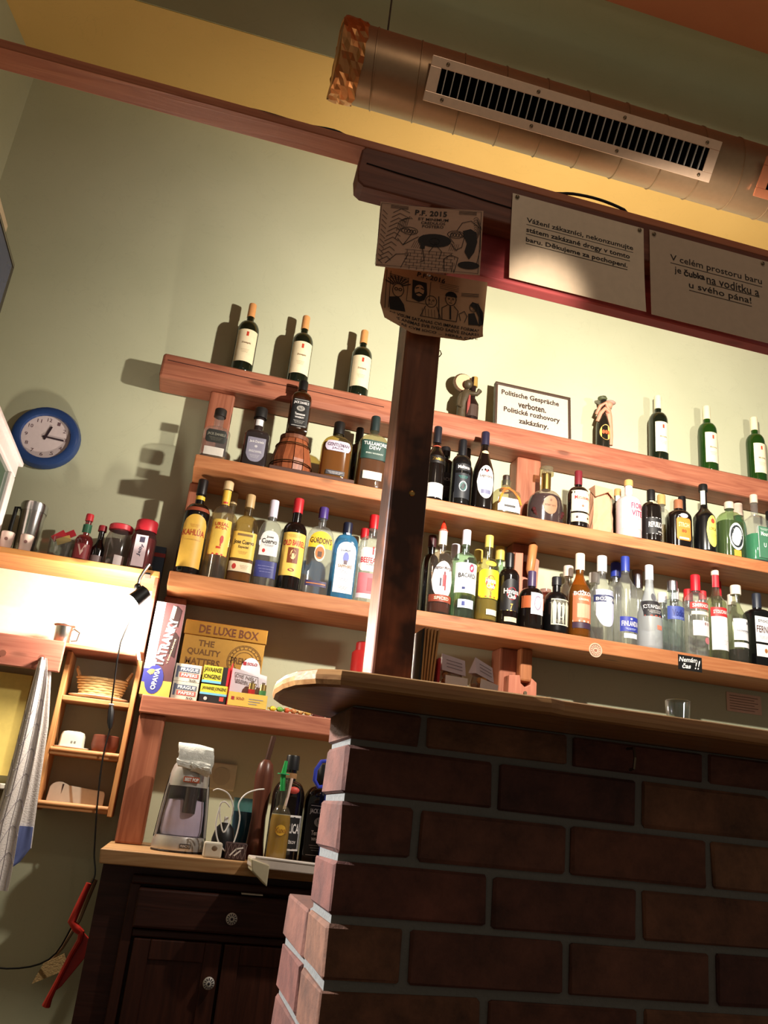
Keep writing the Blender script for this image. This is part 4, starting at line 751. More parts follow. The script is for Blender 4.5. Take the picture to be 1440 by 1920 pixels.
bottle('absolut', 'liquor_bottle', 'clear vodka bottle with flat silver top and blue script', group=Lw, bh=.66, sh=.74, nr=.016, gl=glass((226, 234, 236), .1), cap=((206, 206, 212), .14, 1.3), capm=metal((205, 205, 212), .3),
       labels=[('rect', .9, .44, .62, (60, 76, 150), [('Vodka', .53, .6, .09, (30, 40, 110)), ('=', .46, .6, .03, (150, 164, 220))])])
bottle('absback1', 'liquor_bottle', 'white capped bottle behind and left of the blue-script vodka', group=Lw, cap=((226, 222, 226), .16, 1.4), seg=14)
bottle('absback2', 'liquor_bottle', 'white capped bottle behind and right of the blue-script vodka', group=Lw, cap=((226, 222, 226), .16, 1.2), seg=14)
bottle('smirback', 'liquor_bottle', 'red capped bottle behind the red-name vodka bottle', group=Lw, cap=((190, 36, 44), .16, 1.4), seg=14)
bottle('smirnoff', 'liquor_bottle', 'clear vodka bottle with red cap and red name band', group=Lw, bh=.64, sh=.78, nr=.0165, cap=((200, 26, 40), .20, 1.2),
       labels=[('rect', .92, .56, .64, (190, 60, 56), [('SMIRNOFF', .60, .8, .045, WH)]), ('rect', .8, .24, .42, (236, 220, 220), [('o', .385, .1, .02, (150, 120, 120), .2), ('o', .385, .1, .02, (150, 120, 120), .5)]), ('rect', .86, .49, .53, (240, 220, 200)), ('oval', .3, .15, .23, (190, 110, 116), (), .4)])
bottle('stoli', 'liquor_bottle', 'vodka bottle with tall white label under a red band', group=Lw, bh=.60, sh=.76, nr=.0145, sty='c', gl=glass((222, 226, 200), .1), cap=((232, 216, 196), .06, 1.1),
       labels=[('rect', .94, .10, .46, (244, 240, 240), [('=', .18, .6, .05, (170, 150, 150)), ('#', .26, .8, .006, (200, 190, 190))]), ('rect', .95, .46, .56, (206, 44, 46), [('STOLICHNAYA', .51, .8, .04, WH)]), ('rect', .42, .80, .94, (196, 40, 52))])
bottle('stoliback', 'liquor_bottle', 'red topped bottle behind and left of the tall white-label vodka', group=Lw, cap=((190, 50, 56), .12, 1.2), seg=14)
bottle('stoliback2', 'liquor_bottle', 'red capped bottle behind and right of the tall white-label vodka', group=Lw, cap=((196, 40, 52), .18, 1.4), seg=14)
bottle('blacklab', 'liquor_bottle', 'clear bottle with plain white label and dark liquor beside the black bottle', group=Lw, bh=.54, sh=.78, nr=.0145, sty='c', gl=glass((220, 224, 206), .1), lq=((36, 24, 24), .17, .9), cap=((230, 218, 200), .12, 1.5),
       labels=[('rect', .86, .28, .55, (240, 238, 240), [('=', .38, .6, .04, (150, 150, 160)), ('#', .50, .1, .03, (60, 60, 70), .5), ('Becherovka', .40, .66, .03, (130, 130, 140))]), ('rect', .86, .19, .25, (236, 234, 236))])
bottle('blackback', 'liquor_bottle', 'white capped bottle behind the plain white-label bottle', group=Lw, cap=((226, 214, 200), .14, 1.3), seg=14)
bottle('fernet', 'liquor_bottle', 'black square bitters bottle with white panels at the right end', group=Lw, n=6, ry=.8, bh=.70, sh=.78, nr=.017, gl='black', cap=((40, 44, 56), .20, 1.1),
       labels=[('rect', .86, .32, .66, (240, 236, 236), [('STOCK', .60, .6, .035, K), ('FERNET', .49, .76, .09, (90, 60, 60)), ('=', .38, .6, .04, (170, 160, 160))]), ('rect', .86, .13, .29, (240, 234, 230), [('o', .21, .14, .03, (170, 110, 60))])])
# bottles on the worktop
bottle('republicaW', 'liquor_bottle', 'large dark rum bottle with white framed black label on the worktop', group='bottles on the worktop', bh=.60, sh=.76, nr=.0165, gl='dark', cap=((22, 22, 24), .14, 1.25),
       labels=[('rect', .94, .12, .44, WH, [('#', .28, .88, .29, (34, 32, 32)), ]), ('rect', .82, .14, .42, (34, 32, 32), [('REPUBLICA', .32, .80, .09, WH), ('BOŽKOV', .20, .36, .035, WH, .3)], 0, .0014), ('rect', .36, .78, .83, (150, 110, 70))])
bottle('jdW', 'liquor_bottle', 'square black-label whiskey bottle on the worktop behind the brick corner', group='bottles on the worktop', n=5, ry=.9, bh=.60, sh=.78, nr=.0165, gl=glass((60, 50, 44), .4), lq=((30, 18, 12), .5, .9), cap=((16, 15, 15), .18, 1.2), labels=JDL())
lm = bottle('lemonW', 'liquor_bottle', 'small clear bottle of yellow fruit liqueur with green and red pourers', group='bottles on the worktop', bh=.42, sh=.66, nr=.010, gl=glass((230, 230, 214), .1), lq=((206, 160, 40), .55, .6), cap=((206, 190, 180), .0, 1.1),
       labels=[('oval', .5, .32, .44, (206, 160, 50), [('Xuxu', .38, .6, .06, (150, 100, 30))])])
MB().tube([(-.006, -.002, .20), (-.01, -.002, .245), (-.006, 0, .285)], [.008, .008, .005], 8).build('green_pourer', plain((40, 160, 80), .4), lm, True); MB().lathe([(.246, .018), (.249, .018)], 12, (-.009, 0, 0)).build('pourer_collar', plain((60, 170, 110), .4), lm)
MB().tube([(.006, -.004, .15), (.012, -.006, .19), (.016, -.006, .238)], [.004, .004, .005], 8).build('white_pourer', plain((226, 200, 190), .5), lm, True); MB().ball((.028, 0, .205), .013, 10, 6, (1.3, .7, .8)).build('red_stopper', plain((210, 80, 70), .5), lm, True)

# ------------------------------------------------------------------ other things on the upper shelves
bs = thing('barrel_stand', (.262, 2.935, 2.168), 'small wooden barrel on a dark plinth under the square whiskey bottle', 'barrel')
MB().box(-.09, .235, -.085, .13, 0, .018).build('plinth', wood((84, 52, 40), (60, 36, 28), 'x'), bs, bevel=.003)
nst = 12
for i in range(nst):
    a0 = 2*math.pi*i/nst; vs = []; zs = [(.018, .078), (.07, .080), (.12, .068), (.165, .052)]
    m = MB()
    for z, r in zs:
        for a in (a0+.02, a0+2*math.pi/nst-.02):
            vs.append((r*math.cos(a)-.004, r*math.sin(a)*.9-.002, z)); vs.append(((r-.02)*math.cos(a)-.004, (r-.02)*math.sin(a)*.9-.002, z))
    fs = []
    for j in range(3):
        b = j*4; fs += [(b, b+2, b+6, b+4), (b+1, b+5, b+7, b+3), (b, b+4, b+5, b+1), (b+2, b+3, b+7, b+6)]
    fs += [(0, 1, 3, 2), (12, 14, 15, 13)]
    m.add(vs, fs).build('stave', wood((150, 84, 52), (112, 58, 36), 'z', .4), bs)
MB().lathe([(.16, .056), (.177, .056)], 20, (-.004, -.002, 0), .9).build('barrel_head', wood((120, 70, 46), (90, 50, 34), 'x'), bs)
for z, r in ((.05, .081), (.13, .067)): MB().ring((-.004, -.004, z), r, .0025, 'z', 24, 6).build('hoop', metal((110, 80, 56), .45), bs, True)
# statuettes: miniature bottles with a figure
f1 = thing('figurine_bottle', (.975, 3.02, 2.612), 'small souvenir figure carrying a round mirror beside a bottle, near the post', 'figurine', 'figurine bottles')
MB().lathe([(0, .027), (.004, .028), (.085, .028), (.115, .012), (.14, .011), (.165, .013), (.215, .012)], 14, (.018, -.012, 0)).build('bottle', plain((34, 22, 20), .2), f1, True)
MB().lathe([(.02, .0285), (.075, .0285)], 14, (.018, -.0125, 0)).build('label', plain((70, 52, 44), .5), f1)
MB().lathe([(.172, .0145), (.218, .0135)], 12, (.022, -.012, 0)).build('cork', plain((158, 126, 62), .6), f1, True)
fig = MB(); fig.tube([(-.024, 0, 0), (-.024, 0, .05), (-.02, 0, .09), (-.012, -.004, .125), (-.006, -.008, .15)], [.022, .021, .024, .026, .016], 10); fig.ball((-.006, -.016, .178), .019, 10, 8, (1, 1, 1.1))
fig.tube([(-.03, -.006, .13), (-.042, -.012, .1), (-.044, -.012, .07), (-.03, -.02, .06)], [.010, .009, .008, .006], 8); fig.tube([(.0, -.016, .135), (.03, -.03, .13), (.042, -.03, .15)], [.010, .010, .012], 8)
fig.build('carved_figure', plain((70, 58, 40), .5, bump=.3, scale=90), f1, True)
MB().tube([(-.022, .008, .192), (-.022, .014, .192)], .046, 24).build('mirror_frame', plain((74, 52, 30), .5), f1); MB().tube([(-.019, .004, .194), (-.019, .0085, .194)], .039, 24).build('mirror', plain((224, 176, 140), .4), f1)
MB().tube([(-.002, -.022, .03), (-.004, -.03, .08), (.0, -.026, .12)], [.006, .008, .004], 8).build('sash', plain((150, 70, 64), .5), f1, True)
f2 = thing('figurine_bottle', (1.615, 3.02, 2.612), 'small dark beer bottle hugged by a figure, between the plaque and the wines', 'figurine', 'figurine bottles')
MB().lathe([(0, .030), (.005, .031), (.125, .031), (.165, .022), (.19, .013), (.235, .012), (.25, .015), (.272, .015)], 16).build('bottle', plain((30, 28, 22), .16, spec=.6), f2, True)
m = MB(); m.add([(q, -math.sqrt(.0316**2-q*q)-.0006, z) for q, z in arc(.0, .082, .026, .038, n=18)[:-1]], [tuple(range(18))]); m.build('label', plain((226, 180, 96), .5), f2)
m = MB()
for cx in (-.012, 0, .012): m.add([(q, -math.sqrt(.0316**2-q*q)-.0012, z) for q, z in arc(cx, .082, .006, .010, n=10)[:-1]], [tuple(range(10))])
m.build('print', plain((206, 90, 50), .5), f2)
m = MB(); m.tube([(.036, -.006, .035), (.036, -.008, .08), (.034, -.004, .13), (.026, -.006, .17), (.018, -.012, .205)], [.009, .010, .012, .016, .014], 8); m.ball((.02, -.016, .228), .018, 10, 8)
m.tube([(.02, -.02, .19), (-.004, -.026, .2), (-.022, -.02, .175), (-.03, -.006, .14)], [.010, .009, .009, .008], 8); m.tube([(.022, -.012, .205), (.0, -.024, .232), (-.02, -.012, .215), (-.03, .004, .18)], [.009, .009, .009, .007], 8)
m.build('clay_figure', plain((206, 140, 112), .6), f2, True)
MB().ball((.03, -.012, .244), .02, 10, 6, (1.3, 1, .45)).build('hat', plain((176, 140, 126), .7), f2, True); MB().ball((-.004, -.002, .262), .019, 10, 6, (1.2, 1, .6)).build('bottle_top', plain((80, 84, 56), .5), f2, True)
# plaque leaning on the wall
pq = thing('framed_plaque', (1.272, 3.0, 2.612), 'framed white plaque reading Politische Gespräche verboten on the timber shelf', 'sign'); pq.rotation_euler = (math.radians(-4), 0, 0)
fr = plain((70, 52, 42), .45); m = MB()
for a in ((-.178, .178, .0, .012), (-.178, .178, .213, .225)): MB().box(a[0], a[1], -.009, .016, a[2], a[3]).build('frame_rail', fr, pq, bevel=.002)
for a in ((-.178, -.167), (.167, .178)): MB().box(a[0], a[1], -.009, .016, .012, .213).build('frame_rail', fr, pq, bevel=.002)
MB().box(-.168, .168, -.002, .012, .010, .215).build('panel', plain((206, 188, 168), .6), pq)
m = MB()
for s, wd, zc, xo in (('Politische Gespräche', .272, .178, -.012), ('verboten.', .132, .136, -.004), ('Politické rozhovory', .264, .094, -.004), ('zakázány.', .14, .050, .004)): text_flat(m, s, (xo, -.0026, zc), (1, 0, 0), (0, 0, 1), wd, .033, .03)
m.build('lettering', plain((44, 30, 24), .7), pq)
# brown paper bag
bgX = (1.543, 2.9, 2.168); bag = thing('paper_bag', bgX, 'folded brown paper bag standing between the rum and white bottles', 'bag')
rnd = random.Random(5); pr = []
m = MB(); vs = []; seg = 16
for j in range(9):
    z = .205*j/8
    for i in range(seg):
        t = 2*math.pi*(i+.5)/seg; c, s = math.cos(t), math.sin(t); k = (abs(c)**5+abs(s)**5)**(-.2); tp = 1-.10*(j/8)
        vs.append((.046*c*k*tp+rnd.uniform(-.0025, .0025), .036*s*k*tp*(1-.35*(j/8)**3)+rnd.uniform(-.0025, .0025), z+(rnd.uniform(-.004, .004) if j == 8 else 0)))
m.add(vs, [(j*seg+i, j*seg+(i+1) % seg, (j+1)*seg+(i+1) % seg, (j+1)*seg+i) for j in range(8) for i in range(seg)]+[tuple(range(seg))[::-1], tuple(range(8*seg, 9*seg))])
KRAFT = plain((204, 150, 118), .75); m.build('bag_body', KRAFT, bag)
MB().add([(-.042, -.030, .205), (.040, -.030, .200), (.040, .026, .203), (-.042, .026, .207), (-.044, -.040, .150), (.012, -.042, .178), (.040, -.041, .150), (-.044, -.036, .152), (.012, -.038, .18), (.04, -.037, .152)], [(0, 1, 6, 5, 4), (0, 1, 2, 3), (0, 4, 7, 3), (1, 2, 9, 6), (4, 5, 8, 7), (5, 6, 9, 8)]).build('folded_flap', KRAFT, bag)

# ------------------------------------------------------------------ snack shelf
SZ = 1.305
def carton(name, x0, x1, y0, y1, h, mat, label, group=None, z=SZ, rz=0):
    c = ((x0+x1)/2, (y0+y1)/2, z); t = thing(name, c, label, 'box', group, rz); hx = (x1-x0)/2; hy = (y1-y0)/2
    MB().box(-hx, hx, -hy, hy, 0, h).build('carton', mat, t, bevel=.0012); return t, hx, hy
def flat(m, x0, x1, z0, z1, y): m.add([(x0, y, z0), (x1, y, z0), (x1, y, z1), (x0, y, z1)], [(0, 1, 2, 3)])
ta, hx, hy = carton('wafer_box', -.126, -.030, 2.856, 2.985, .312, plain((226, 216, 226), .5), 'tall wafer box with sideways white lettering at the left end of snack shelf')
y = -hy-.0006
m = MB(); flat(m, -hx+.03, hx, .03, .311, y); m.build('brown_print', plain((92, 58, 60), .5), ta)
m = MB(); flat(m, -hx, hx, .0, .05, y-.0003); m.build('yellow_print', plain((222, 178, 84), .5), ta)
m = MB(); flat(m, -hx, -hx+.045, .04, .085, y-.0004); m.add([(x_, y-.0008, z_) for x_, z_ in arc(-.01, .052, .030, .048, n=20)[:-1]], [tuple(range(20))]); m.build('blue_print', plain((62, 62, 140), .5), ta)
m = MB(); text_flat(m, 'TATRANKY', (.006, y-.0012, .178), (.16, 0, 1), (-1, 0, .0), .165, .030, .04); m.build('lettering', WHITE, ta); m = MB(); text_flat(m, 'OPAVIA', (-.006, y-.0014, .054), (.1, 0, 1), (-1, 0, .0), .072, .016, .03); m.build('emblem_lettering', WHITE, ta)
m = MB()
for i in range(9): stroke(m, arc(-.020, .062, .004+.0018*i, .006+.002*i, 60, 150, 5), .0011, y-.0014)
m.build('wheat_emblem', plain((226, 196, 110), .5), ta)
m = MB(); m.add([(x_, y-.001, z_) for x_, z_ in [(.012, .24), (.034, .232), (.038, .29), (.020, .305), (.008, .29)]], [(0, 1, 2, 3, 4)]); m.add([(x_, y-.001, z_) for x_, z_ in [(.02, .14), (.04, .13), (.044, .20), (.03, .215), (.018, .19)]], [(0, 1, 2, 3, 4)]); m.build('chocolate_picture', plain((48, 30, 30), .5), ta)
m = MB(); m.add([(x_, y-.0014, z_) for x_, z_ in [(.004, .262), (.016, .258), (.020, .300), (.008, .304)]], [(0, 1, 2, 3)]); m.build('wafer_picture', plain((226, 200, 170), .5), ta); m = MB(); text_flat(m, 'Y ČOKOLÁDOVÉ', (.0275, y-.0014, .15), (.16, 0, 1), (-1, 0, 0), .085, .006, .01); m.build('small_lettering', plain((226, 200, 170), .5), ta)
dx, hx, hy = carton('gold_tobacco_box', -.018, .268, 2.975, 3.05, .288, metal((196, 150, 78), .5), 'large gold cardboard box with a lettered lid behind the tobacco packs')
y = -hy-.0006
MB().box(-hx-.003, hx+.003, -hy-.004, hy, .238, .290).build('lid', metal((232, 170, 80), .36), dx, bevel=.002)
m = MB(); text_flat(m, 'DE LUXE BOX', (.01, -hy-.0052, .263), (1, 0, 0), (0, 0, 1), .21, .03, .02); m.build('lid_lettering', plain((110, 60, 30), .5), dx); m = MB(); text_flat(m, 'THE', (-.062, y, .213), (1, 0, 0), (0, 0, 1), .056, .022, .03); text_flat(m, 'QUALITY', (-.066, y, .180), (1, 0, 0), (0, 0, 1), .116, .025, .03); text_flat(m, 'MATTERS', (-.066, y, .147), (1, 0, 0), (0, 0, 1), .12, .025, .03); text_flat(m, 'Super Slim', (-.066, y, .122), (1, 0, 0), (0, 0, 1), .07, .012, .01)
m.build('lettering', plain((110, 74, 32), .5), dx); m = MB()
for r in (.060, .056, .046, .036): stroke(m, arc(.078, .165, r, r, n=28), .0022, y)
for i in range(22): a = 2*math.pi*i/22; stroke(m, [(.078+.048*math.cos(a), .165+.048*math.sin(a)), (.078+.054*math.cos(a), .165+.054*math.sin(a))], .003, y)
text_flat(m, 'PREMIUM', (.078, y, .168), (1, 0, 0), (0, 0, 1), .095, .024, .03)
m.build('round_emblem', plain((110, 74, 32), .5), dx)
pg1, hx, hy = carton('rolling_paper_box', -.026, .060, 2.865, 2.965, .058, plain((206, 196, 180), .6), 'white rolling papers carton, lower of the stack of two', 'rolling paper cartons')
pg2, _, _ = carton('rolling_paper_box', -.026, .060, 2.865, 2.965, .058, plain((212, 202, 186), .6), 'white rolling papers carton, upper of the stack of two', 'rolling paper cartons', SZ+.0585)
for pg in (pg1, pg2):
    m = MB(); flat(m, -.03, .036, .032, .048, -hy-.0006); flat(m, -.038, -.031, .012, .05, -hy-.0006); m.build('blue_print', plain((90, 96, 120), .6), pg)
    m = MB(); flat(m, -.026, .036, .014, .029, -hy-.0006); m.build('red_print', plain((206, 100, 90), .6), pg)
    m = MB(); text_flat(m, 'PRAGUE', (.004, -hy-.0012, .040), (1, 0, 0), (0, 0, 1), .058, .011, .03); text_flat(m, 'PAPERS', (.006, -hy-.0012, .0215), (1, 0, 0), (0, 0, 1), .052, .010, .03); m.build('lettering', WHITE, pg)
    m = MB(); text_flat(m, '50', (.018, -hy-.0012, .006), (1, 0, 0), (0, 0, 1), .022, .008, .02); m.build('number', plain((90, 86, 84), .6), pg)
for i, (zz, lb) in enumerate(((SZ, 'black and yellow tobacco pack, lower of the stack of two'), (SZ+.062, 'yellow and black tobacco pack, upper of the stack of two'))):
    jp, hx, hy = carton('tobacco_pack', .066, .156, 2.868, 2.95, .0615, plain((40, 36, 36), .5), lb, 'tobacco packs', zz)
    m = MB(); flat(m, -hx, hx-(.0 if i == 0 else .026), (.034 if i == 0 else .012), .061, -hy-.0006); m.build('yellow_print', plain((226, 206, 70), .5), jp)
    m = MB(); flat(m, -hx, hx-(.0 if i == 0 else .026), (.027 if i == 0 else .004), (.034 if i == 0 else .012), -hy-.0008); m.build('blue_print', plain((120, 190, 220), .5), jp)
    m = MB()
    if i: text_flat(m, 'JAVAANSE', (-.014, -hy-.0012, .046), (1, 0, 0), (0, 0, 1), .058, .020, .02); text_flat(m, 'JONGENS', (-.014, -hy-.0012, .023), (1, 0, 0), (0, 0, 1), .058, .019, .02)
    else: text_flat(m, 'JAVAANSE JONGENS', (0, -hy-.0012, .047), (1, 0, 0), (0, 0, 1), .08, .014, .02)
    m.build('lettering', plain((40, 36, 24), .5), jp)
    if not i:
        m = MB(); flat(m, .022, .036, .010, .024, -hy-.0008); m.build('red_print', plain((206, 70, 60), .5), jp)
        m = MB(); m.add([(x_, -hy-.001, z_) for x_, z_ in arc(-.024, .014, .006, .006, n=12)[:-1]], [tuple(range(12))]); m.build('emblem', plain((200, 196, 190), .5), jp)
    else:
        m = MB(); flat(m, .036, hx, .0, .061, -hy-.0008); m.build('red_print', plain((190, 40, 50), .5), jp)
sl = thing('lighter_display', (.226, 2.905, SZ), 'cardboard lighter display with rounded white back card and yellow front', 'display')
MB().box(-.066, .066, -.045, -.043, 0, .047).build('front_panel', plain((222, 184, 84), .5), sl)
MB().box(-.066, .066, -.045, .035, 0, .002).build('tray_base', plain((206, 60, 60), .5), sl); MB().box(-.067, -.065, -.045, .035, 0, .14).build('side_panel', plain((196, 44, 52), .5), sl)
MB().prismY([(-.066, .0), (.066, .0), (.058, .118), (.034, .122)]+arc(-.002, .128, .034, .046, 0, 180, 12)+[(-.036, .128), (-.066, .132)], .0, .003).build('back_card', plain((226, 216, 222), .5), sl)
m = MB(); text_flat(m, 'SOLO', (.002, -.0012, .152), (1, 0, 0), (0, 0, 1), .034, .010, .03); flat(m, -.030, -.019, .146, .158, -.0012); text_flat(m, 'SOLO', (-.025, -.0456, .027), (1, 0, 0), (0, 0, 1), .026, .009, .03); flat(m, -.055, -.045, .021, .032, -.0456); m.build('red_logo', plain((160, 40, 50), .5), sl)
m = MB()
stroke(m, [(-.052, .118), (.028, .110), (.034, .076), (-.046, .084)], .0012, -.0012, True)
text_flat(m, 'DIE NEU', (-.012, -.0014, .104), (1, 0, -.12), (.1, 0, 1), .07, .012, .02); text_flat(m, 'BRENN NEO', (-.008, -.0014, .087), (1, 0, -.12), (.1, 0, 1), .072, .012, .02)
for i in range(3): m.box(.004, .052-.01*i, -.0458, -.0452, .028-.008*i, .0305-.008*i)
m.build('grey_print', plain((150, 140, 140), .6), sl)
for i, (xx, cc, nm) in enumerate(((.236, (178, 46, 44), 'red pocket lighter in the cardboard display'), (.274, (70, 120, 70), 'green pocket lighter in the cardboard display'))):
    lt = thing('pocket_lighter', (xx, 2.883, SZ+.002), nm, 'lighter', 'pocket lighters')
    MB().lathe([(0, .011, 2.6, .8), (.003, .0125, 2.6, .8), (.062, .0125, 2.6, .8)], 14).build('body', plain(cc, .25), lt, True)
    MB().lathe([(.062, .0115, 2.4, .8), (.082, .011, 2.4, .8)], 14).build('metal_hood', metal((206, 176, 110), .3), lt, True); MB().tube([(-.005, 0, .084), (.005, 0, .084)], .006, 10).build('spark_wheel', SCREW, lt, True)
# sweets in wrappers at the right end of the snack shelf
cand = [((226, 196, 60), 'yellow'), ((110, 160, 70), 'green'), ((206, 96, 60), 'orange'), ((190, 130, 80), 'brown'), ((206, 160, 100), 'tan'), ((214, 170, 84), 'gold')]
rnd = random.Random(9)
for i, (c, nm) in enumerate(cand):
    x = .315+.024*i; cy = thing('wrapped_sweet', (x, 2.868, SZ+.009), nm+' wrapped sweet in the row beside the lighter display', 'sweet', 'wrapped sweets'); cy.rotation_euler = (0, 0, rnd.uniform(-.8, .8))
    MB().ball((0, 0, 0), .0095, 10, 7, (1.25, .9, .95)).build('sweet', plain(c, .35), cy, True)
    for s in (-1, 1): MB().add([(s*.010, 0, 0), (s*.018, .005, .005), (s*.018, -.006, .004), (s*.017, 0, -.006)], [(0, 1, 2), (0, 2, 3), (0, 3, 1), (1, 3, 2)]).build('twist', plain(c, .35), cy)
for i in range(2):
    br = thing('chocolate_bar', (.475+.05*i, 2.873, SZ), ('left', 'right')[i]+' dark wrapped chocolate bar at the end of the sweets row', 'chocolate bar', 'chocolate bars')
    MB().lathe([(0, .020, 3, .6), (.003, .022, 3, .6), (.012, .022, 3, .6), (.015, .018, 3, .6)], 16).build('bar', plain((92, 48, 46), .25), br, True); MB().box(-.026, -.020, -.008, .008, .004, .008).build('crimped_end', plain((140, 90, 84), .25), br)
rc = thing('red_canister', (.632, 2.99, SZ), 'red metal canister behind the wooden post', 'canister')
MB().lathe([(0, .040), (.004, .042), (.26, .042), (.268, .036)], 24).build('body', plain((160, 36, 34), .3), rc, True); MB().lathe([(.268, .030), (.298, .030), (.302, .026)], 20).build('lid', plain((164, 34, 34), .35), rc, True)
m = MB()
for j in range(4): a = .4+j*.1; m.add([(q, -math.sqrt(.0428**2-q*q), z) for q, z in arc(.012, .16, .004+.006*j, .008+.016*j, n=10)[:-1]], [tuple(range(10))]) if j == 3 else None
m.build('gold_print', plain((206, 130, 60), .4), rc)

# ------------------------------------------------------------------ worktop, cabinet
wt = tag(MB().add([(-.128, 2.55, .813), (.95, 2.55, .813), (.95, 3.098, .813), (-.128, 3.098, .813), (-.132, 2.548, .85), (.95, 2.55, .85), (.95, 3.098, .85), (-.126, 3.098, .85)], [(0, 3, 2, 1), (4, 5, 6, 7), (0, 1, 5, 4), (1, 2, 6, 5), (2, 3, 7, 6), (3, 0, 4, 7)]).build('worktop', W_TOP, bevel=.003), 'thick pale wooden worktop above the dark cabinet', 'worktop')
cab = thing('cabinet', (-.03, 2.6, 0), 'dark brown wooden cabinet with a drawer and panelled doors under the worktop', 'cabinet')
CD = W_CAB
MB().box(-.09, .95, .03, .49, .04, .812).build('carcass', CD, cab)
MB().box(-.004, .95, -.016, .032, .768, .790).build('top_moulding', CD, cab, bevel=.005); MB().box(-.006, .022, -.004, .03, .0, .768).build('stile', W_CABV, cab, bevel=.003)
MB().box(.228, .256, .0, .03, .05, .636).build('stile', W_CABV, cab, bevel=.003)
MB().box(.022, .95, -.004, .03, .636, .656).build('rail', CD, cab, bevel=.004)
dr = MB().box(.018, .50, -.026, .03, .660, .760).build('drawer', CD, cab, bevel=.006)
def knob(parent, x, yv, z):
    k = MB(); k.tube([(x, yv, z), (x, yv-.010, z)], .006, 10); k.lathe([(0, .001), (.004, .010), (.008, .0135), (.012, .0135), (.016, .010), (.018, .004)], 16)
    k2 = MB(); k2.tube([(x, yv, z), (x, yv-.008, z), (x, yv-.0085, z), (x, yv-.012, z), (x, yv-.019, z), (x, yv-.023, z), (x, yv-.0245, z)], [.007, .007, .013, .0155, .0155, .012, .004], 18)
    o = k2.build('knob', plain((226, 222, 216), .25), parent, True)
    b = MB()
    for i in range(12): a = 2*math.pi*i/12; b.obox((x+.0105*math.cos(a), yv-.0232, z+.0105*math.sin(a)), Vector((math.cos(a), 0, math.sin(a)))*.0032, (0, .0012, 0), Vector((-math.sin(a), 0, math.cos(a)))*.0011)
    b.ball((x, yv-.0248, z), .004, 8, 6); b.build('knob_pattern', plain((50, 48, 60), .4), o)
knob(dr, .281, -.026, .702)
def cdoor(x0, x1):
    d = MB().box(x0, x1, -.006, .018, .05, .634).build('door', W_CABV, cab, bevel=.003)
    for a, b, c, e in ((x0, x0+.045, .05, .634), (x1-.045, x1, .05, .634), (x0+.045, x1-.045, .584, .634), (x0+.045, x1-.045, .05, .1)): MB().box(a, b, -.014, -.005, c, e).build('door_frame', W_CABV, d, bevel=.003)
    return d
d1 = cdoor(.030, .268); knob(d1, .246, -.014, .540); cdoor(.276, .50)
MB().box(.30, .36, -.03, -.012, .7645, .768).build('paper_slip', plain((214, 206, 196), .6), cab)
tr = thing('white_tray', (.27, 2.44, .80), 'white plastic tray sticking out from the end of the worktop', 'tray')
MB().add([(.0, .004, .068), (.55, .004, .052), (.55, .108, .056), (.0, .108, .070), (.0, .004, .044), (.55, .004, .03), (.55, .108, .03), (.0, .108, .044)], [(0, 1, 2, 3), (4, 7, 6, 5), (0, 4, 5, 1), (1, 5, 6, 2), (2, 6, 7, 3), (3, 7, 4, 0)]).build('top', plain((236, 224, 214), .3), tr, bevel=.003)
MB().prismY([(-.002, .066), (.050, .054), (.050, .0), (.004, .036)], -.006, .10).build('end_piece', plain((222, 212, 180), .5), tr, bevel=.003)
MB().tube([(.01, .006, .070), (.54, .006, .054)], .004, 10).build('rim_bar', plain((240, 232, 226), .2), tr, True)
# popcorn machine
pm = thing('popcorn_machine', (.078, 2.74, .85), 'silver popcorn machine with a clear window standing on the worktop', 'popcorn machine')
SILV = plain((198, 194, 190), .33, .6, .5)
MB().lathe([(0, .079), (.004, .080), (.006, .078)], 28, (0, 0, 0), .95).build('foot_ring', plain((40, 34, 34), .5), pm)
MB().lathe([(.006, .079), (.014, .080), (.036, .077), (.044, .074)], 28, (0, 0, 0), .95).build('base', SILV, pm, True)
MB().lathe([(.044, .075), (.10, .070), (.16, .064), (.205, .058)], 28, (0, 0, 0), .95, False).build('clear_window', glass((232, 228, 232), .03, .08), pm, True)
MB().lathe([(.046, .058), (.06, .062), (.11, .060), (.145, .055), (.15, .02)], 24, (0, .012, 0), .8).build('tub', plain((216, 206, 224), .5), pm, True)
m = MB(); n = 14; vs = []
for j, (z, r) in enumerate(((.036, .0785), (.10, .0735), (.17, .067), (.22, .060))):
    for i in range(n+1): t = math.radians(-5+190*i/n); vs.append((r*math.cos(t), r*.95*math.sin(t), z))
m.add(vs, [(j*(n+1)+i, j*(n+1)+i+1, (j+1)*(n+1)+i+1, (j+1)*(n+1)+i) for j in range(3) for i in range(n)]).build('back_shell', SILV, pm, True)
MB().lathe([(.185, .061), (.20, .0605), (.225, .058), (.245, .052), (.262, .040), (.268, .02)], 28, (0, 0, 0), .95).build('dome', SILV, pm, True)
for s in (-1, 1): MB().tube([(s*.072, -.022, .044), (s*.066, -.020, .12), (s*.058, -.018, .19)], .0035, 8).build('window_rib', SILV, pm, True)
MB().tube([(.012, -.03, .11), (.012, -.03, .19)], .020, 16).build('popping_chamber', metal((120, 112, 110), .3), pm, True)
lg = MB().obox((.005, -.0585, .205), (.024, 0, 0), (0, .002, 0), (0, .002, .0085)).build('badge', plain((150, 70, 40), .4), pm, bevel=.002)
m = MB(); text_flat(m, 'BEST POP', (.005, -.0618, .205), (1, 0, 0), (0, .2, 1), .040, .010, .03); m.build('badge_lettering', WHITE, lg)
b2 = MB().obox((.018, -.0735, .020), (.016, .003, 0), (0, .002, 0), (0, 0, .006)).build('badge', plain((60, 56, 56), .4), pm)
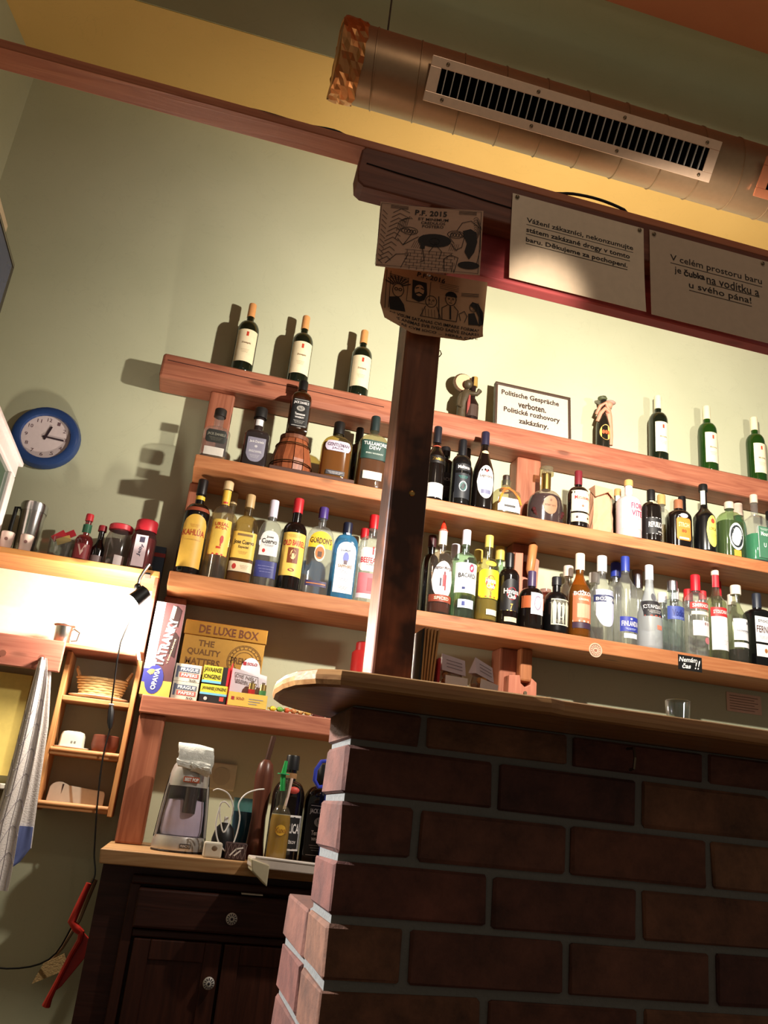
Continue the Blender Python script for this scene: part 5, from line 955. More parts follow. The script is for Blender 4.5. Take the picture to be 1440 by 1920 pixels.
m = MB(); text_flat(m, 'PRINCESS', (.018, -.0768, .020), (1, .15, 0), (0, 0, 1), .027, .007, .02); m.build('badge_lettering', plain((190, 184, 180), .4), b2)
cl = thing('folded_cloth', (.082, 2.735, 1.126), 'folded pale grey cloth on top of the popcorn machine', 'cloth')
m = MB(); rows = [(-.050, -.040), (-.054, -.022), (-.050, -.004), (-.046, .012), (-.034, .022), (0, .026), (.04, .022)]
def clothstrip(x0, x1, path, th, name, rr=4):
    m = MB(); nx = 10; rnd = random.Random(len(path)+rr); vs = []
    for s in (0, 1):
        for j, (yy, zz) in enumerate(path):
            for i in range(nx+1):
                u = i/nx; vs.append((x0+(x1-x0)*u+.004*math.sin(j*1.3), yy+rnd.uniform(-.0015, .0015)+.006*math.sin(u*3.0+j*.4)*.6, zz+.004*math.sin(u*5+j)*.6-.010*(u-.5)+s*th))
    nn = len(path)*(nx+1); fs = []
    for j in range(len(path)-1):
        for i in range(nx): a = j*(nx+1)+i; fs += [(a, a+1, a+nx+2, a+nx+1), (nn+a, nn+a+nx+1, nn+a+nx+2, nn+a+1)]
    bd = list(range(nx+1))+[(j+1)*(nx+1)-1 for j in range(1, len(path))]+[(len(path)-1)*(nx+1)+i for i in range(nx-1, -1, -1)]+[j*(nx+1) for j in range(len(path)-2, 0, -1)]
    for a, b in zip(bd, bd[1:]+bd[:1]): fs.append((a, b, b+nn, a+nn))
    return m.add(vs, fs).build(name, plain((206, 206, 200), .8, bump=.3, scale=200), cl, True)
clothstrip(-.052, .054, [(-.056, -.032), (-.060, -.018), (-.058, .0), (-.052, .014), (-.036, .024), (0, .027), (.04, .022), (.05, .0)], .007, 'upper_fold')
clothstrip(-.050, .052, [(-.050, -.034), (-.056, -.044), (-.064, -.040), (-.066, -.028), (-.060, -.022), (-.045, -.020), (.0, .004)], .005, 'lower_fold', 7)
clothstrip(-.008, .046, [(-.058, -.052), (-.066, -.046), (-.070, -.034), (-.062, -.028), (-.05, -.030)], .004, 'tucked_corner', 9)
# small things beside it
sb = thing('white_adapter', (.172, 2.60, .85), 'small white power adapter block beside the popcorn machine', 'adapter'); MB().box(-.026, .026, -.02, .02, 0, .042).build('block', plain((206, 200, 186), .5), sb, bevel=.005); MB().ball((.004, -.019, .026), .008, 10, 6, (1.2, .3, 1)).build('dent', plain((120, 100, 80), .5), sb, True)
pc = thing('patterned_tin', (.238, 2.605, .85), 'small dark patterned tin with white emblem on the worktop', 'tin'); MB().box(-.030, .030, -.02, .02, 0, .046).build('tin', plain((64, 44, 44), .4), pc, bevel=.003)
m = MB(); [stroke(m, [(-.028+.012*i, .004), (-.018+.012*i, .042)], .001, -.0206) for i in range(5)]; [stroke(m, [(-.018+.012*i, .004), (-.028+.012*i, .042)], .001, -.0206) for i in range(5)]; m.build('lattice_print', plain((150, 130, 126), .5), pc)
m = MB(); stroke(m, [(-.016, .012), (.0, .03), (.018, .034)], .004, -.0212); stroke(m, [(-.004, .012), (.012, .026)], .004, -.0212); m.build('emblem', WHITE, pc)
bd = thing('black_charger', (.203, 2.672, .85), 'black charger with white cable plugged in beside the popcorn machine', 'charger')
MB().lathe([(0, .034, 2.4), (.05, .034, 2.4), (.08, .026, 2.2), (.095, .012)], 16).build('body', plain((24, 24, 26), .4), bd, True); MB().box(-.006, .006, -.006, .006, .09, .112).build('plug', WHITE, bd, bevel=.002)
wc = MB().tube([(.150, 2.60, 1.030), (.165, 2.59, 1.036), (.195, 2.59, 1.025), (.215, 2.60, .99), (.212, 2.60, .95), (.198, 2.60, .92), (.18, 2.60, .965), (.176, 2.585, .995), (.188, 2.585, 1.003), (.205, 2.59, .99)], .0022, 6, smooth=5).build('cable', WHITE, bd, True)
wc.matrix_parent_inverse = Matrix.Translation((-.205, -2.66, -.85))
wc2 = MB().tube([(.176, 2.588, .99), (.172, 2.585, .94), (.186, 2.58, .895), (.215, 2.582, .87), (.232, 2.585, .90), (.238, 2.585, .96), (.228, 2.585, 1.0), (.245, 2.59, 1.03), (.275, 2.60, 1.045), (.30, 2.61, 1.05)], .0022, 6, smooth=5).build('cable', WHITE, bd, True)
wc2.matrix_parent_inverse = Matrix.Translation((-.205, -2.66, -.85))
ws = thing('wall_socket', (.195, 3.098, 1.085), 'cream wall socket behind the popcorn machine', 'socket'); MB().box(-.05, .05, -.012, 0, -.045, .045).build('plate', plain((206, 200, 170), .5), ws, bevel=.004); MB().tube([(0, -.012, 0), (0, -.0145, 0)], .03, 20).build('socket_ring', plain((190, 184, 156), .5), ws)
bg = thing('blue_tumbler', (.272, 2.80, .85), 'blue glass tumbler half hidden behind the tin', 'glass'); MB().lathe([(0, .036), (.004, .038), (.17, .046)], 20, closed=False).build('bowl', glass((150, 190, 200), .2), bg, True); MB().lathe([(.006, .034), (.13, .041)], 18).build('blue_filling', plain((40, 110, 140), .3), bg, True)
tm = thing('pepper_mill', (.300, 2.69, .85), 'tall dark wooden pestle-shaped mill standing beside the rum bottle', 'mill')
MB().lathe([(0, .030), (.004, .032), (.05, .026), (.12, .022), (.18, .026), (.24, .029), (.275, .022), (.288, .010)], 18).build('body', wood((104, 60, 44), (78, 42, 32), 'z', .35), tm, True); MB().tube([(.002, 0, .286), (.012, 0, .36)], .0085, 12).build('handle', wood((84, 54, 42), (60, 38, 30), 'z', .4), tm, True)
bm = thing('blue_mug', (.515, 2.58, .85), 'blue mug whose handle shows beside the brick corner', 'mug'); MB().lathe([(.0, .036), (.004, .038), (.26, .04), (.30, .04), (.302, .036)], 20).build('body', plain((50, 60, 130), .3), bm, True)
MB().tube([(-.038, 0, .30), (-.062, 0, .296), (-.076, 0, .27), (-.076, 0, .24), (-.062, 0, .222), (-.038, 0, .226)], .006, 8).build('handle', plain((54, 66, 170), .25), bm, True)

# ------------------------------------------------------------------ left corner: lamp shelf, rail, rack
ls = tag(MB().box(-1.05, -.137, 2.86, 3.098, 1.700, 1.720).build('lamp_shelf', wood((206, 150, 86), (180, 116, 62), 'x'), bevel=.002), 'narrow orange shelf over the bright lamp at the far left', 'shelf', 'back wall shelves')
tag(MB().box(-.150, -.137, 2.87, 3.098, 1.44, 1.699).build('shelf_end_board', W_TIMBER, bevel=.002), 'upright end board beside the bright lamp', 'board')
tag(MB().box(-1.05, -.152, 3.086, 3.098, 1.445, 1.699).build('white_backboard', plain((236, 226, 206), .5)), 'white board on the wall behind the bright lamp', 'board')
rail = thing('rail_shelf', (-.6, 2.98, 1.34), 'reddish shelf with a deep front rail under the bright lamp', 'shelf', 'back wall shelves')
MB().box(-.45, .44, -.098, .118, .086, .10).build('shelf_board', W_TIMBER, rail, bevel=.003); MB().box(-.45, .214, -.116, -.098, 0, .10).build('front_rail', wood((186, 120, 100), (162, 96, 80), 'x'), rail, bevel=.003)
for xx in (.037, .155): k = MB().tube([(xx, -.116, .034), (xx, -.126, .034), (xx, -.132, .034)], [.005, .007, .011], 12); k.build('peg', plain((150, 92, 76), .4), rail, True)
pan = thing('metal_cup', (-.412, 2.96, 1.44), 'small shiny metal cup on the rail shelf under the lamp', 'cup'); MB().lathe([(0, .024), (.003, .026), (.062, .031), (.066, .038), (.068, .038)], 18).build('bowl', metal((190, 186, 182), .25), pan, True); MB().tube([(.03, 0, .06), (.05, 0, .05), (.046, 0, .022), (.028, 0, .018)], .003, 6).build('handle', STEEL, pan, True)
# clamp lamp
cl2 = thing('clamp_lamp', (-.165, 2.80, 1.70), 'black clamp spotlight fixed to the end of the lamp shelf, glaring bright', 'lamp')
MB().obox((-.01, .062, .0), (.010, 0, 0), (0, .03, 0), (0, 0, .003)).build('clamp_jaw', BLACK, cl2); MB().obox((-.01, .062, .028), (.010, 0, 0), (0, .03, 0), (0, 0, .003)).build('clamp_jaw', BLACK, cl2)
MB().tube([(-.01, .03, .03), (-.022, .02, .0), (-.03, .005, -.03), (-.03, 0, -.055)], .006, 8).build('arm', STEEL, cl2, True); MB().ball((-.03, 0, -.058), .012, 10, 8).build('joint', BLACK, cl2, True)
ax = Vector((-.58, -.10, -.72)).normalized(); h0 = Vector((-.005, -.01, -.075)); u = ax.orthogonal().normalized(); v = ax.cross(u); vs = []; sg = 20
for d_, r_ in ((-.012, .012), (-.008, .022), (.045, .026), (.045, .0245), (.0, .021)):
    for i in range(sg): t_ = 2*math.pi*i/sg; vs.append(h0+ax*d_+(u*math.cos(t_)+v*math.sin(t_))*r_)
MB().add(vs, [(j*sg+i, j*sg+(i+1) % sg, (j+1)*sg+(i+1) % sg, (j+1)*sg+i) for j in range(4) for i in range(sg)]+[tuple(range(sg))]).build('lamp_head', plain((26, 24, 24), .4), cl2, True)
bc = h0+ax*.050
MB().ball(bc, .021, 14, 10).build('bulb', emit((255, 240, 214), 60), cl2, True)
lo = lamp('clamp_lamp_light', 'POINT', (cl2.location.x+bc.x+ax.x*.03, cl2.location.y+bc.y+ax.y*.03, cl2.location.z+bc.z+ax.z*.03), 26, (1, .90, .74), .03)
lc = MB().tube([(-.165, 2.80, 1.63), (-.20, 2.85, 1.55), (-.215, 2.845, 1.46), (-.214, 2.848, 1.40), (-.209, 2.93, 1.262)], .0028, 6).tube([(-.197, 2.93, 1.192), (-.201, 2.93, 1.10), (-.190, 2.935, .968), (-.172, 2.94, .84), (-.165, 2.94, .80), (-.152, 2.93, .752), (-.163, 2.93, .706), (-.19, 2.95, .60), (-.24, 3.0, .50), (-.36, 3.05, .46), (-.55, 3.08, .47)], .0028, 6, smooth=4)
cl_l = cl2.location; lc.v = [(a-cl_l.x, b-cl_l.y, c-cl_l.z) for a, b, c in lc.v]; lcr = lc.build('power_cord', BLACK, cl2, True)
ms = MB().tube([(-.209, 2.93, 1.264), (-.205, 2.93, 1.245), (-.2, 2.93, 1.21), (-.197, 2.93, 1.19)], [.006, .011, .011, .006], 8); ms.v = [(a-cl_l.x, b-cl_l.y, c-cl_l.z) for a, b, c in ms.v]; ms.build('inline_switch', plain((22, 22, 24), .4), lcr, True)
ms = MB().ball((-.209, 2.928, 1.266), .007, 8, 6, (1.3, 1, .6)); ms.v = [(a-cl_l.x, b-cl_l.y, c-cl_l.z) for a, b, c in ms.v]; ms.build('switch_cap', plain((206, 200, 196), .4), lcr, True)
# hanging rack with three shelves
rk = thing('hanging_rack', (-.26, 3.03, .92), 'small wooden wall rack with three shelves hanging under the rail shelf', 'rack')
MB().box(-.124, -.108, -.085, .066, 0, .504).build('side', W_RACK, rk, bevel=.003); MB().box(.106, .122, -.085, .066, 0, .504).build('side', W_RACK, rk, bevel=.003)
for z in (.008, .172, .344): MB().box(-.108, .106, -.085, .066, z, z+.016).build('rack_shelf', wood((206, 150, 100), (176, 116, 70), 'x'), rk, bevel=.002)
for z in (.008, .172): MB().tube([(-.108, -.082, z+.016), (.106, -.082, z+.016)], .008, 10).build('shelf_lip', wood((206, 150, 100), (176, 116, 70), 'x'), rk, True)
RZ = .92
pl = tag(MB().lathe([(0, .060), (.004, .085), (.010, .098), (.012, .098), (.007, .07)], 28, (0, 0, 0), .7).build('plate', plain((226, 214, 200), .3), None, True, loc=None), 'oval plate under the wicker basket on the top rack shelf', 'plate'); pl.location = (-.262, 3.012, RZ+.3605)
bk = thing('wicker_basket', (-.258, 3.015, RZ+.3735), 'small pale wicker basket with two handles on the rack', 'basket')
WICK = plain((224, 190, 130), .6, bump=.3, scale=200)
MB().lathe([(0, .064), (.003, .066)], 24, (0, 0, 0), .55).build('bottom', WICK, bk)
for j in range(7):
    z = .006+.0085*j; r = .067+.0019*j*1.4; m = MB(); path = []
    for i in range(49): t_ = 2*math.pi*i/48; q = r+.0022*math.sin(12*t_+math.pi*j); path.append((q*math.cos(t_), q*.55*math.sin(t_), z))
    m.tube(path, .0042, 5, False).build('woven_row', WICK, bk, True)
for s in (-1, 1): MB().tube([(s*.078, -.02, .062), (s*.088, -.016, .082), (s*.090, 0, .090), (s*.088, .016, .082), (s*.078, .02, .062)], .005, 8).build('handle', WICK, bk, True)
bd_ = thing('butter_dish', (-.312, 3.0, RZ+.188), 'white butter dish on a small plate, middle rack shelf', 'dish')
MB().lathe([(0, .03), (.003, .045), (.012, .056), (.014, .056), (.008, .04)], 24, (0, 0, 0), .8).build('plate', plain((220, 214, 204), .35), bd_, True)
MB().lathe([(.010, .040, 5, .7), (.05, .038, 5, .7), (.060, .034, 4, .7), (.064, .022, 3, .7)], 20).build('cover', plain((196, 194, 178), .4), bd_, True)
m = MB(); flat(m, -.002, .004, .026, .032, -.0285); flat(m, .008, .014, .026, .032, -.0285); m.build('print', plain((120, 116, 110), .5), bd_)
bp = tag(MB().lathe([(0, .034), (.003, .037), (.03, .044), (.060, .042), (.062, .038), (.03, .036), (.01, .03)], 20).build('brown_bowl', plain((122, 66, 50), .4), None, True), 'reddish brown clay bowl on the middle rack shelf', 'bowl'); bp.location = (-.208, 3.0, RZ+.1885)
wb = thing('cutting_board', (-.262, 3.005, RZ+.0245), 'white rounded cutting board leaning at the back of the bottom rack shelf', 'cutting board'); wb.rotation_euler = (math.radians(-10), 0, 0)
MB().prismY([(-.092, 0), (.086, 0), (.086, .035)]+arc(.076, .040, .010, .012, 0, 90, 4)+[(-.03, .06)]+arc(-.06, .045, .03, .024, 60, 170, 6), 0, .010).build('board', plain((232, 220, 200), .5), wb, bevel=.002)
MB().add([(-.052, -.001, .062), (-.046, -.001, .062), (-.050, -.001, .03)], [(0, 1, 2)]).build('notch', plain((70, 50, 44), .6), wb)
# towel on the peg
tw = thing('dish_towel', (-.445, 2.86, 1.374), 'long white checked dish towel hanging from the rail peg', 'towel')
TOW = plain((214, 206, 202), .85, bump=.25, scale=220); 
def drape(rowsdef, name, mat, ph=0, th=.003):
    m = MB(); nx = 16; vs = []
    for s in (0, 1):
        for (z, xc, wd, am) in rowsdef:
            for i in range(nx+1):
                u_ = i/nx-.5; vs.append((xc+wd*u_, -.006+am*.7*math.sin(u_*7+ph)-.01*(1-abs(u_)*2)+s*th, z))
    nn = len(rowsdef)*(nx+1); fs = []; nr = len(rowsdef)
    for j in range(nr-1):
        for i in range(nx): a = j*(nx+1)+i; fs += [(a, a+1, a+nx+2, a+nx+1), (nn+a, nn+a+nx+1, nn+a+nx+2, nn+a+1)]
    bdd = list(range(nx+1))+[(j+1)*(nx+1)-1 for j in range(1, nr)]+[(nr-1)*(nx+1)+i for i in range(nx-1, -1, -1)]+[j*(nx+1) for j in range(nr-2, 0, -1)]
    for a, b in zip(bdd, bdd[1:]+bdd[:1]): fs.append((a, b, b+nn, a+nn))
    return m.add(vs, fs).build(name, mat, tw, True)
R1 = [(.004, .004, .022, .004), (-.03, .008, .034, .008), (-.09, .012, .046, .012), (-.2, .016, .058, .014), (-.3, .018, .064, .014), (-.4, .018, .070, .014), (-.5, .014, .076, .013), (-.6, .02, .08, .012), (-.68, .022, .082, .012)]
drape(R1, 'front_fold', TOW)
# woven check lines follow the folds
m = MB(); nx = 16
def fold_y(u_, am): return -.006+am*.7*math.sin(u_*7)-.01*(1-abs(u_)*2)-.0012
def rowat(z):
    for a, b in zip(R1, R1[1:]):
        if b[0] <= z <= a[0]: t_ = (z-a[0])/(b[0]-a[0]); return [a[k]+(b[k]-a[k])*t_ for k in range(4)]
    return R1[-1]
for z in [-.16-.075*k for k in range(7)]:
    pts_ = []
    for i in range(nx+1): u_ = i/nx-.5; r_ = rowat(z+.035*math.sin(u_*6)); pts_.append((r_[1]+r_[2]*u_, fold_y(u_, r_[3]), z+.035*math.sin(u_*6)))
    m.tube(pts_, .0008, 4)
for u_ in (-.36, -.1, .16, .4): m.tube([(r_[1]+r_[2]*u_, fold_y(u_, r_[3]), r_[0]) for r_ in R1[1:]], .0008, 4)
m.build('check_lines', plain((150, 142, 150), .85), tw)
drape([(-.02, .018, .03, .006), (-.2, .040, .05, .008), (-.4, .056, .052, .008), (-.47, .060, .058, .008), (-.56, .066, .064, .01)], 'rear_fold', TOW, 1.2).location = (0, .022, 0)
drape([(-.50, .064, .052, .008), (-.56, .064, .064, .01), (-.60, .05, .05, .008), (-.63, .032, .02, .004)], 'blue_hem', plain((96, 108, 160), .85), 1.2).location = (0, .016, 0)
# yellow panel and ledge at the far left
tag(MB().box(-1.05, -.492, 3.06, 3.098, 1.012, 1.34).build('yellow_panel', plain((232, 206, 116), .55)), 'pale yellow panel on the wall left of the hanging towel', 'panel')
lg2 = thing('sink_ledge', (-.75, 2.99, .94), 'white ledge of a small sink at the far left', 'sink'); MB().box(-.3, .262, -.08, .108, .03, .048).build('ledge', plain((232, 226, 214), .4), lg2, bevel=.004); MB().box(-.29, .235, -.06, .108, -.12, .03).build('basin', plain((150, 142, 132), .4), lg2, bevel=.02)
# broom and dustpan
br = thing('broom', (-.20, 3.03, .43), 'pale wooden hand broom hanging beside the cabinet', 'broom')
MB().tube([(.045, -.0, .30), (.02, .0, .18), (-.012, 0, .10), (-.034, 0, .065)], [.010, .009, .007, .006], 8).build('handle', wood((150, 120, 90), (120, 92, 66), 'z'), br, True)
MB().add([(-.055, -.012, .055), (.0, -.012, .085), (.0, .012, .085), (-.055, .012, .055), (-.075, -.02, .0), (.018, -.02, .045), (.018, .02, .045), (-.075, .02, .0)], [(0, 1, 2, 3), (4, 7, 6, 5), (0, 4, 5, 1), (1, 5, 6, 2), (2, 6, 7, 3), (3, 7, 4, 0)]).build('bristles', plain((150, 122, 80), .9, bump=.6, scale=180), br)
dp = thing('dustpan', (-.162, 2.79, .42), 'red plastic dustpan hanging beside the cabinet', 'dustpan'); RP = plain((196, 50, 40), .35)
MB().tube([(.005, 0, .32), (-.01, 0, .26), (-.02, 0, .215), (-.004, -.004, .20), (.012, -.004, .19)], [.008, .010, .012, .012, .010], 10).build('handle', RP, dp, True)
MB().tube([(.002, -.006, .200), (.012, -.006, .192), (.012, -.006, .17), (-.004, -.006, .13), (-.026, -.006, .06), (-.038, -.004, .02), (-.042, 0, .0)], [.008, .009, .008, .007, .007, .009, .012], 8).build('rim', RP, dp, True)
MB().prismY([(.010, .196), (.040, .172), (.046, .155), (.034, .122), (-.012, .05), (-.034, .03), (.006, .17)], .002, .012).build('pan', RP, dp, bevel=.002)
# wall pipes / bucket hints
tag(MB().tube([(-.455, 3.09, .88), (-.46, 3.09, .80), (-.475, 3.09, .66), (-.49, 3.09, .60)], .006, 8).build('drain_hose', plain((60, 60, 52), .5), None, True), 'thin dark drain hose on the wall behind the towel', 'hose')
mb_ = thing('metal_bucket', (-.06, 2.44, .0), 'metal bucket rim on the floor in front of the cabinet', 'bucket'); MB().lathe([(0, .09), (.005, .095), (.34, .12)], 26, closed=False).build('pail', metal((120, 116, 112), .4), mb_, True); MB().ring((0, 0, .34), .12, .004, 'z', 30, 8).build('rim', STEEL, mb_, True); MB().lathe([(0, .089), (.004, .089)], 20).build('bottom', metal((110, 106, 104), .5), mb_)

# things on the lamp shelf
LZ = 1.72; G = 'jars and bottles on the lamp shelf'
sh_ = thing('shaker_cup', (-.612, 3.00, LZ), 'tall stainless shaker cup with dark handle at the left of lamp shelf', 'cup')
MB().lathe([(0, .033), (.004, .035), (.15, .042), (.175, .044), (.18, .044), (.205, .043)], 22).build('cup', metal((196, 194, 192), .22), sh_, True); MB().lathe([(.172, .046), (.200, .046)], 22).build('collar', STEEL, sh_, True)
MB().tube([(-.038, -.01, .18), (-.056, -.012, .18), (-.058, -.012, .10), (-.05, -.012, .03)], .007, 8).build('handle', BLACK, sh_, True)
for i, (xx, yy) in enumerate(((-.652, 2.90), (-.590, 2.90))):
    s_ = thing('shot_glass', (xx, yy, LZ), ('left', 'right')[i]+' pale ceramic shot cup in front of the steel shaker', 'cup', 'ceramic shot cups'); MB().lathe([(0, .017), (.003, .018), (.06, .022), (.062, .020), (.01, .015)], 16).build('cup', plain((214, 190, 180), .35), s_, True); m = MB(); m.add([(q, -math.sqrt(.0212**2-q*q)-.0006, z) for q, z in arc(.002, .034, .006, .006, n=8)[:-1]], [tuple(range(8))]); m.build('print', plain((120, 84, 80), .5), s_)
sg_ = thing('sauce_glass', (-.492, 2.99, LZ), 'glass stuffed with red and yellow sauce sachets', 'glass'); MB().lathe([(0, .036), (.004, .038), (.09, .044)], 20, closed=False).build('glass', glass((210, 214, 214), .15), sg_, True)
for (x, y_, z, rx, c, nm) in ((-.014, -.01, .10, .7, (196, 50, 60), 'red_sachet'), (.016, -.004, .11, .6, (190, 44, 56), 'red_sachet'), (.006, -.018, .085, .5, (214, 180, 100), 'yellow_sachet')):
    MB().obox((x, y_, z), (.024*math.cos(rx), 0, .024*math.sin(rx)), (0, .002, 0), (-.012*math.sin(rx), 0, .012*math.cos(rx))).build(nm, plain(c, .35), sg_, bevel=.001)
P.update({'tab': (-.418, 2.975, LZ, .195, .031), 'soy': (-.368, 2.99, LZ, .165, .0235)})
bottle('tab', 'sauce_bottle', 'red hot sauce bottle with red cap and green neck band', cat='bottle', group=G, bh=.45, sh=.60, nr=.0105, gl=glass((200, 110, 110), .3), lq=((170, 40, 40), .5, .7), cap=((190, 40, 50), .13, 1.3), labels=[('rect', .5, .64, .80, (60, 120, 90)), ('rect', .8, .12, .40, (150, 50, 56), [('V', .28, .5, .2, (230, 190, 180))])])
bottle('soy', 'sauce_bottle', 'dark soy sauce bottle with small red cap', cat='bottle', group=G, bh=.42, sh=.70, nr=.010, sty='c', gl='dark', cap=((180, 50, 60), .13, 1.5), labels=[('rect', .8, .08, .30, (150, 130, 130))])
jr = thing('glass_jar', (-.305, 2.985, LZ), 'clear glass jar with red lid and pale label', 'jar', G); MB().lathe([(0, .042), (.004, .044), (.12, .046), (.15, .036), (.158, .034)], 22).build('jar', glass((216, 212, 212), .12), jr, True); MB().lathe([(.155, .042), (.172, .042), (.175, .039)], 22).build('lid', plain((186, 50, 60), .4), jr, True)
m = MB(); n_ = 8; m.add([(q, -math.sqrt(.0458**2-q*q)-.0008, z) for z in (.012, .055) for q in [.0+.034*i/n_ for i in range(n_+1)]], [(i, i+1, n_+2+i, n_+1+i) for i in range(n_)]); m.build('label', plain((220, 206, 206), .5), jr)
jr = thing('glass_jar', (-.217, 2.96, LZ), 'jar of dark red preserve with red lid and white label', 'jar', G); MB().lathe([(0, .042, 3), (.004, .044, 3), (.13, .044, 3), (.155, .036), (.162, .034)], 22).build('jar', glass((196, 150, 150), .2), jr, True); MB().lathe([(.006, .040, 3), (.13, .040, 3)], 20).build('preserve', plain((136, 40, 54), .4), jr, True)
MB().lathe([(.158, .038), (.195, .038), (.2, .035)], 22).build('lid', plain((186, 40, 52), .4), jr, True)
m = MB(); flat(m, -.026, .016, .02, .135, -.0448); m.build('label', plain((226, 204, 212), .5), jr); m = MB(); flat(m, -.012, .006, .108, .128, -.0454); text_flat(m, 'Jelly', (-.003, -.0454, .08), (.2, 0, 1), (-1, 0, .2), .045, .014, .02); m.build('print', plain((70, 64, 84), .5), jr)
bx = thing('blue_carton', (-.162, 3.055, LZ), 'small blue carton with a red stripe at the end of lamp shelf', 'box'); MB().box(-.028, .024, -.03, .03, 0, .135).build('carton', plain((70, 92, 116), .5), bx, bevel=.001); MB().box(-.0286, .0246, -.0306, .0306, .095, .110).build('red_stripe', plain((180, 70, 66), .5), bx)

# clock
ck = thing('wall_clock', (-.655, 3.098, 2.22), 'round blue wall clock showing about a quarter past twelve', 'clock')
seg = 40; m = MB(); vs = []
for (r_, y_) in ((.086, -.020), (.09, -.030), (.104, -.034), (.118, -.028), (.125, -.012), (.125, 0)):
    for i in range(seg): t_ = 2*math.pi*i/seg; vs.append((r_*math.cos(t_), y_, r_*math.sin(t_)))
m.add(vs, [(j*seg+i, j*seg+(i+1) % seg, (j+1)*seg+(i+1) % seg, (j+1)*seg+i) for j in range(5) for i in range(seg)]).build('rim', plain((42, 66, 116), .25), ck, True)
MB().tube([(0, -.016, 0), (0, -.004, 0)], .089, 36).build('dial', plain((222, 204, 204), .5), ck)
m = MB()
for i in range(1, 13): a = math.radians(90-30*i); text_flat(m, str(i), (.070*math.cos(a), -.0168, .070*math.sin(a)), (1, 0, 0), (0, 0, 1), .011 if i < 10 else .016, .014, .0)
m.build('numerals', plain((110, 84, 90), .6), ck)
for ang, L_, w_, nm in ((90-16, .046, .004, 'hour_hand'), (-3, .066, .003, 'minute_hand')):
    a = math.radians(ang); d_ = Vector((math.cos(a), 0, math.sin(a))); MB().obox(d_*(L_/2-.006)+Vector((0, -.019, 0)), d_*(L_/2+.006), (0, .0008, 0), Vector((-d_.z, 0, d_.x))*w_).build(nm, plain((50, 36, 44), .5), ck)
MB().tube([(0, -.016, 0), (0, -.022, 0)], .005, 10).build('hub', plain((50, 36, 44), .5), ck)
# television and white framed cabinet on the left
tv = thing('television', (-.86, 2.3, 2.35), 'dark framed television on a bracket at the left edge', 'television')
MB().box(0, .04, -.5, .41, -.16, .34).build('case', plain((58, 50, 46), .4), tv, bevel=.006); MB().box(.0405, .042, -.47, .37, -.13, .31).build('screen', plain((70, 78, 120), .15), tv); MB().box(.0405, .0435, -.48, .39, .316, .324).build('bezel_trim', metal((170, 160, 150), .3), tv)
MB().box(-.34, 0, .1, .3, .05, .25).build('bracket', BLACK, tv)
tb = thing('cream_box', (-.93, 2.3, 2.696), 'cream box on top of the television', 'box'); MB().box(-.05, .10, -.4, .26, -.004, .045).build('case', plain((226, 206, 176), .5), tb, bevel=.01)
wf = thing('white_wall_cabinet', (-.68, 2.6, 1.74), 'white framed glass fronted cabinet at the left edge below the clock', 'cabinet')
MB().box(-.44, -.02, -.35, .28, .0, .26).build('case', plain((226, 214, 210), .45), wf, bevel=.004)
for (a, b, c, e) in ((-.35, .31, .24, .29), (-.35, .31, -.02, .03), (-.35, -.29, .03, .24), (.25, .31, .03, .24)): MB().box(-.022, .0, a, b, c, e).build('frame_rail', plain((230, 216, 214), .4), wf, bevel=.004)
MB().box(-.40, .012, -.36, .325, .288, .305).build('top_moulding', plain((230, 216, 214), .4), wf, bevel=.004); MB().box(-.016, -.012, -.29, .25, .03, .24).build('glass_pane', plain((40, 70, 56), .08, spec=.7), wf)

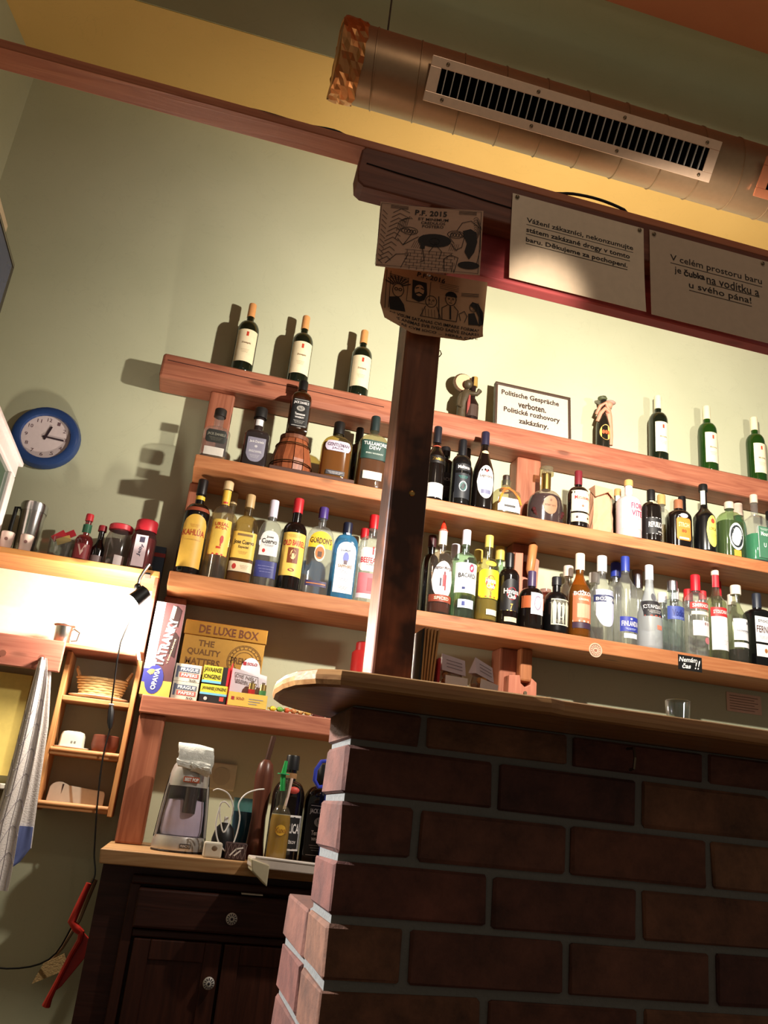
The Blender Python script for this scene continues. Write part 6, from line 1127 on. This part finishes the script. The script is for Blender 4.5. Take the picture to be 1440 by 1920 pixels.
# ------------------------------------------------------------------ on the bar counter
CZ = 1.1875
mh = thing('menu_holder', (.392, 1.36, CZ), 'stand of tall wooden-edged menus beside the post on the bar', 'menu stand')
MB().box(-.014, .022, -.035, .035, 0, .012).build('stand_base', plain((150, 24, 34), .4), mh); MB().box(.018, .022, -.035, .035, .012, .075).build('stand_side', plain((150, 24, 34), .4), mh); MB().box(-.014, -.011, -.035, .035, .012, .12).build('stand_back', BLACK, mh)
for i in range(5): MB().obox((-.008+.0053*i, 0, .068), (.0016, 0, 0), (0, .032, 0), (.0008*i, 0, .056)).build('menu', wood((206, 166, 112), (150, 100, 60), 'z'), mh, bevel=.001)
for i, (x, rz) in enumerate(((.445, .15), (.495, .45))):
    s_ = thing('snack_bag', (x, 1.36, CZ), ('left', 'right')[i]+' clear snack bag with a folded paper header on the bar', 'snack bag', 'snack bags'); s_.rotation_euler = (0, .1*i, rz)
    rnd = random.Random(i+20); m = MB()
    for k in range(16): m.ball((rnd.uniform(-.014, .014), rnd.uniform(-.008, .008),   .014+rnd.uniform(0, .042)), .007, 7, 5, (1.2, .8, .9))
    m.build('crackers', plain((200, 140, 76), .6), s_, True)['kind'] = 'stuff'
    MB().lathe([(0, .020, 2.4, .6), (.01, .024, 2.4, .6), (.05, .022, 2.4, .5), (.066, .019, 2.6, .25)], 14).build('film', glass((226, 220, 214), .08), s_, True)
    hd = MB().add([(-.023, -.010, .060), (.023, -.010, .056), (.025, .0, .084), (-.020, .0, .09), (.024, .010, .058), (-.022, .010, .062)], [(0, 1, 2, 3), (3, 2, 4, 5), (0, 3, 5), (1, 4, 2)]).build('paper_header', plain((214, 200, 212), .5), s_)
    m = MB(); [stroke(m, [(-.014, .079-.006*k), (.016, .076-.006*k)], .0012, -.0068-.0016*k) for k in range(3)]; m.build('print', plain((120, 104, 116), .6), s_)
    MB().box(-.022, .020, -.024, -.022, .0, .050).build('price_strip', plain((226, 218, 220), .5), s_)
for i, x in enumerate((.545, .568)):
    t_ = thing('matchbox', (x, 1.30, CZ), ('left', 'right')[i]+' flat red matchbox at the bar counter edge', 'matchbox', 'matchboxes'); MB().box(-.010, .010, -.012, .012, 0, .012).build('sleeve', plain((186, 60, 66), .5), t_, bevel=.001); MB().box(-.0102, .0102, -.0122, .0122, .0, .004).build('label', plain((224, 206, 200), .5), t_)
tg = tag(MB().lathe([(0, .018), (.003, .020), (.006, .018), (.062, .0215), (.063, .020), (.008, .0165), (.007, .001)], 20, closed=False).build('water_glass', glass((230, 234, 230), .06, .03), None, True), 'small clear tumbler standing on the right part of the bar', 'glass'); tg.location = (.862, 1.33, CZ)
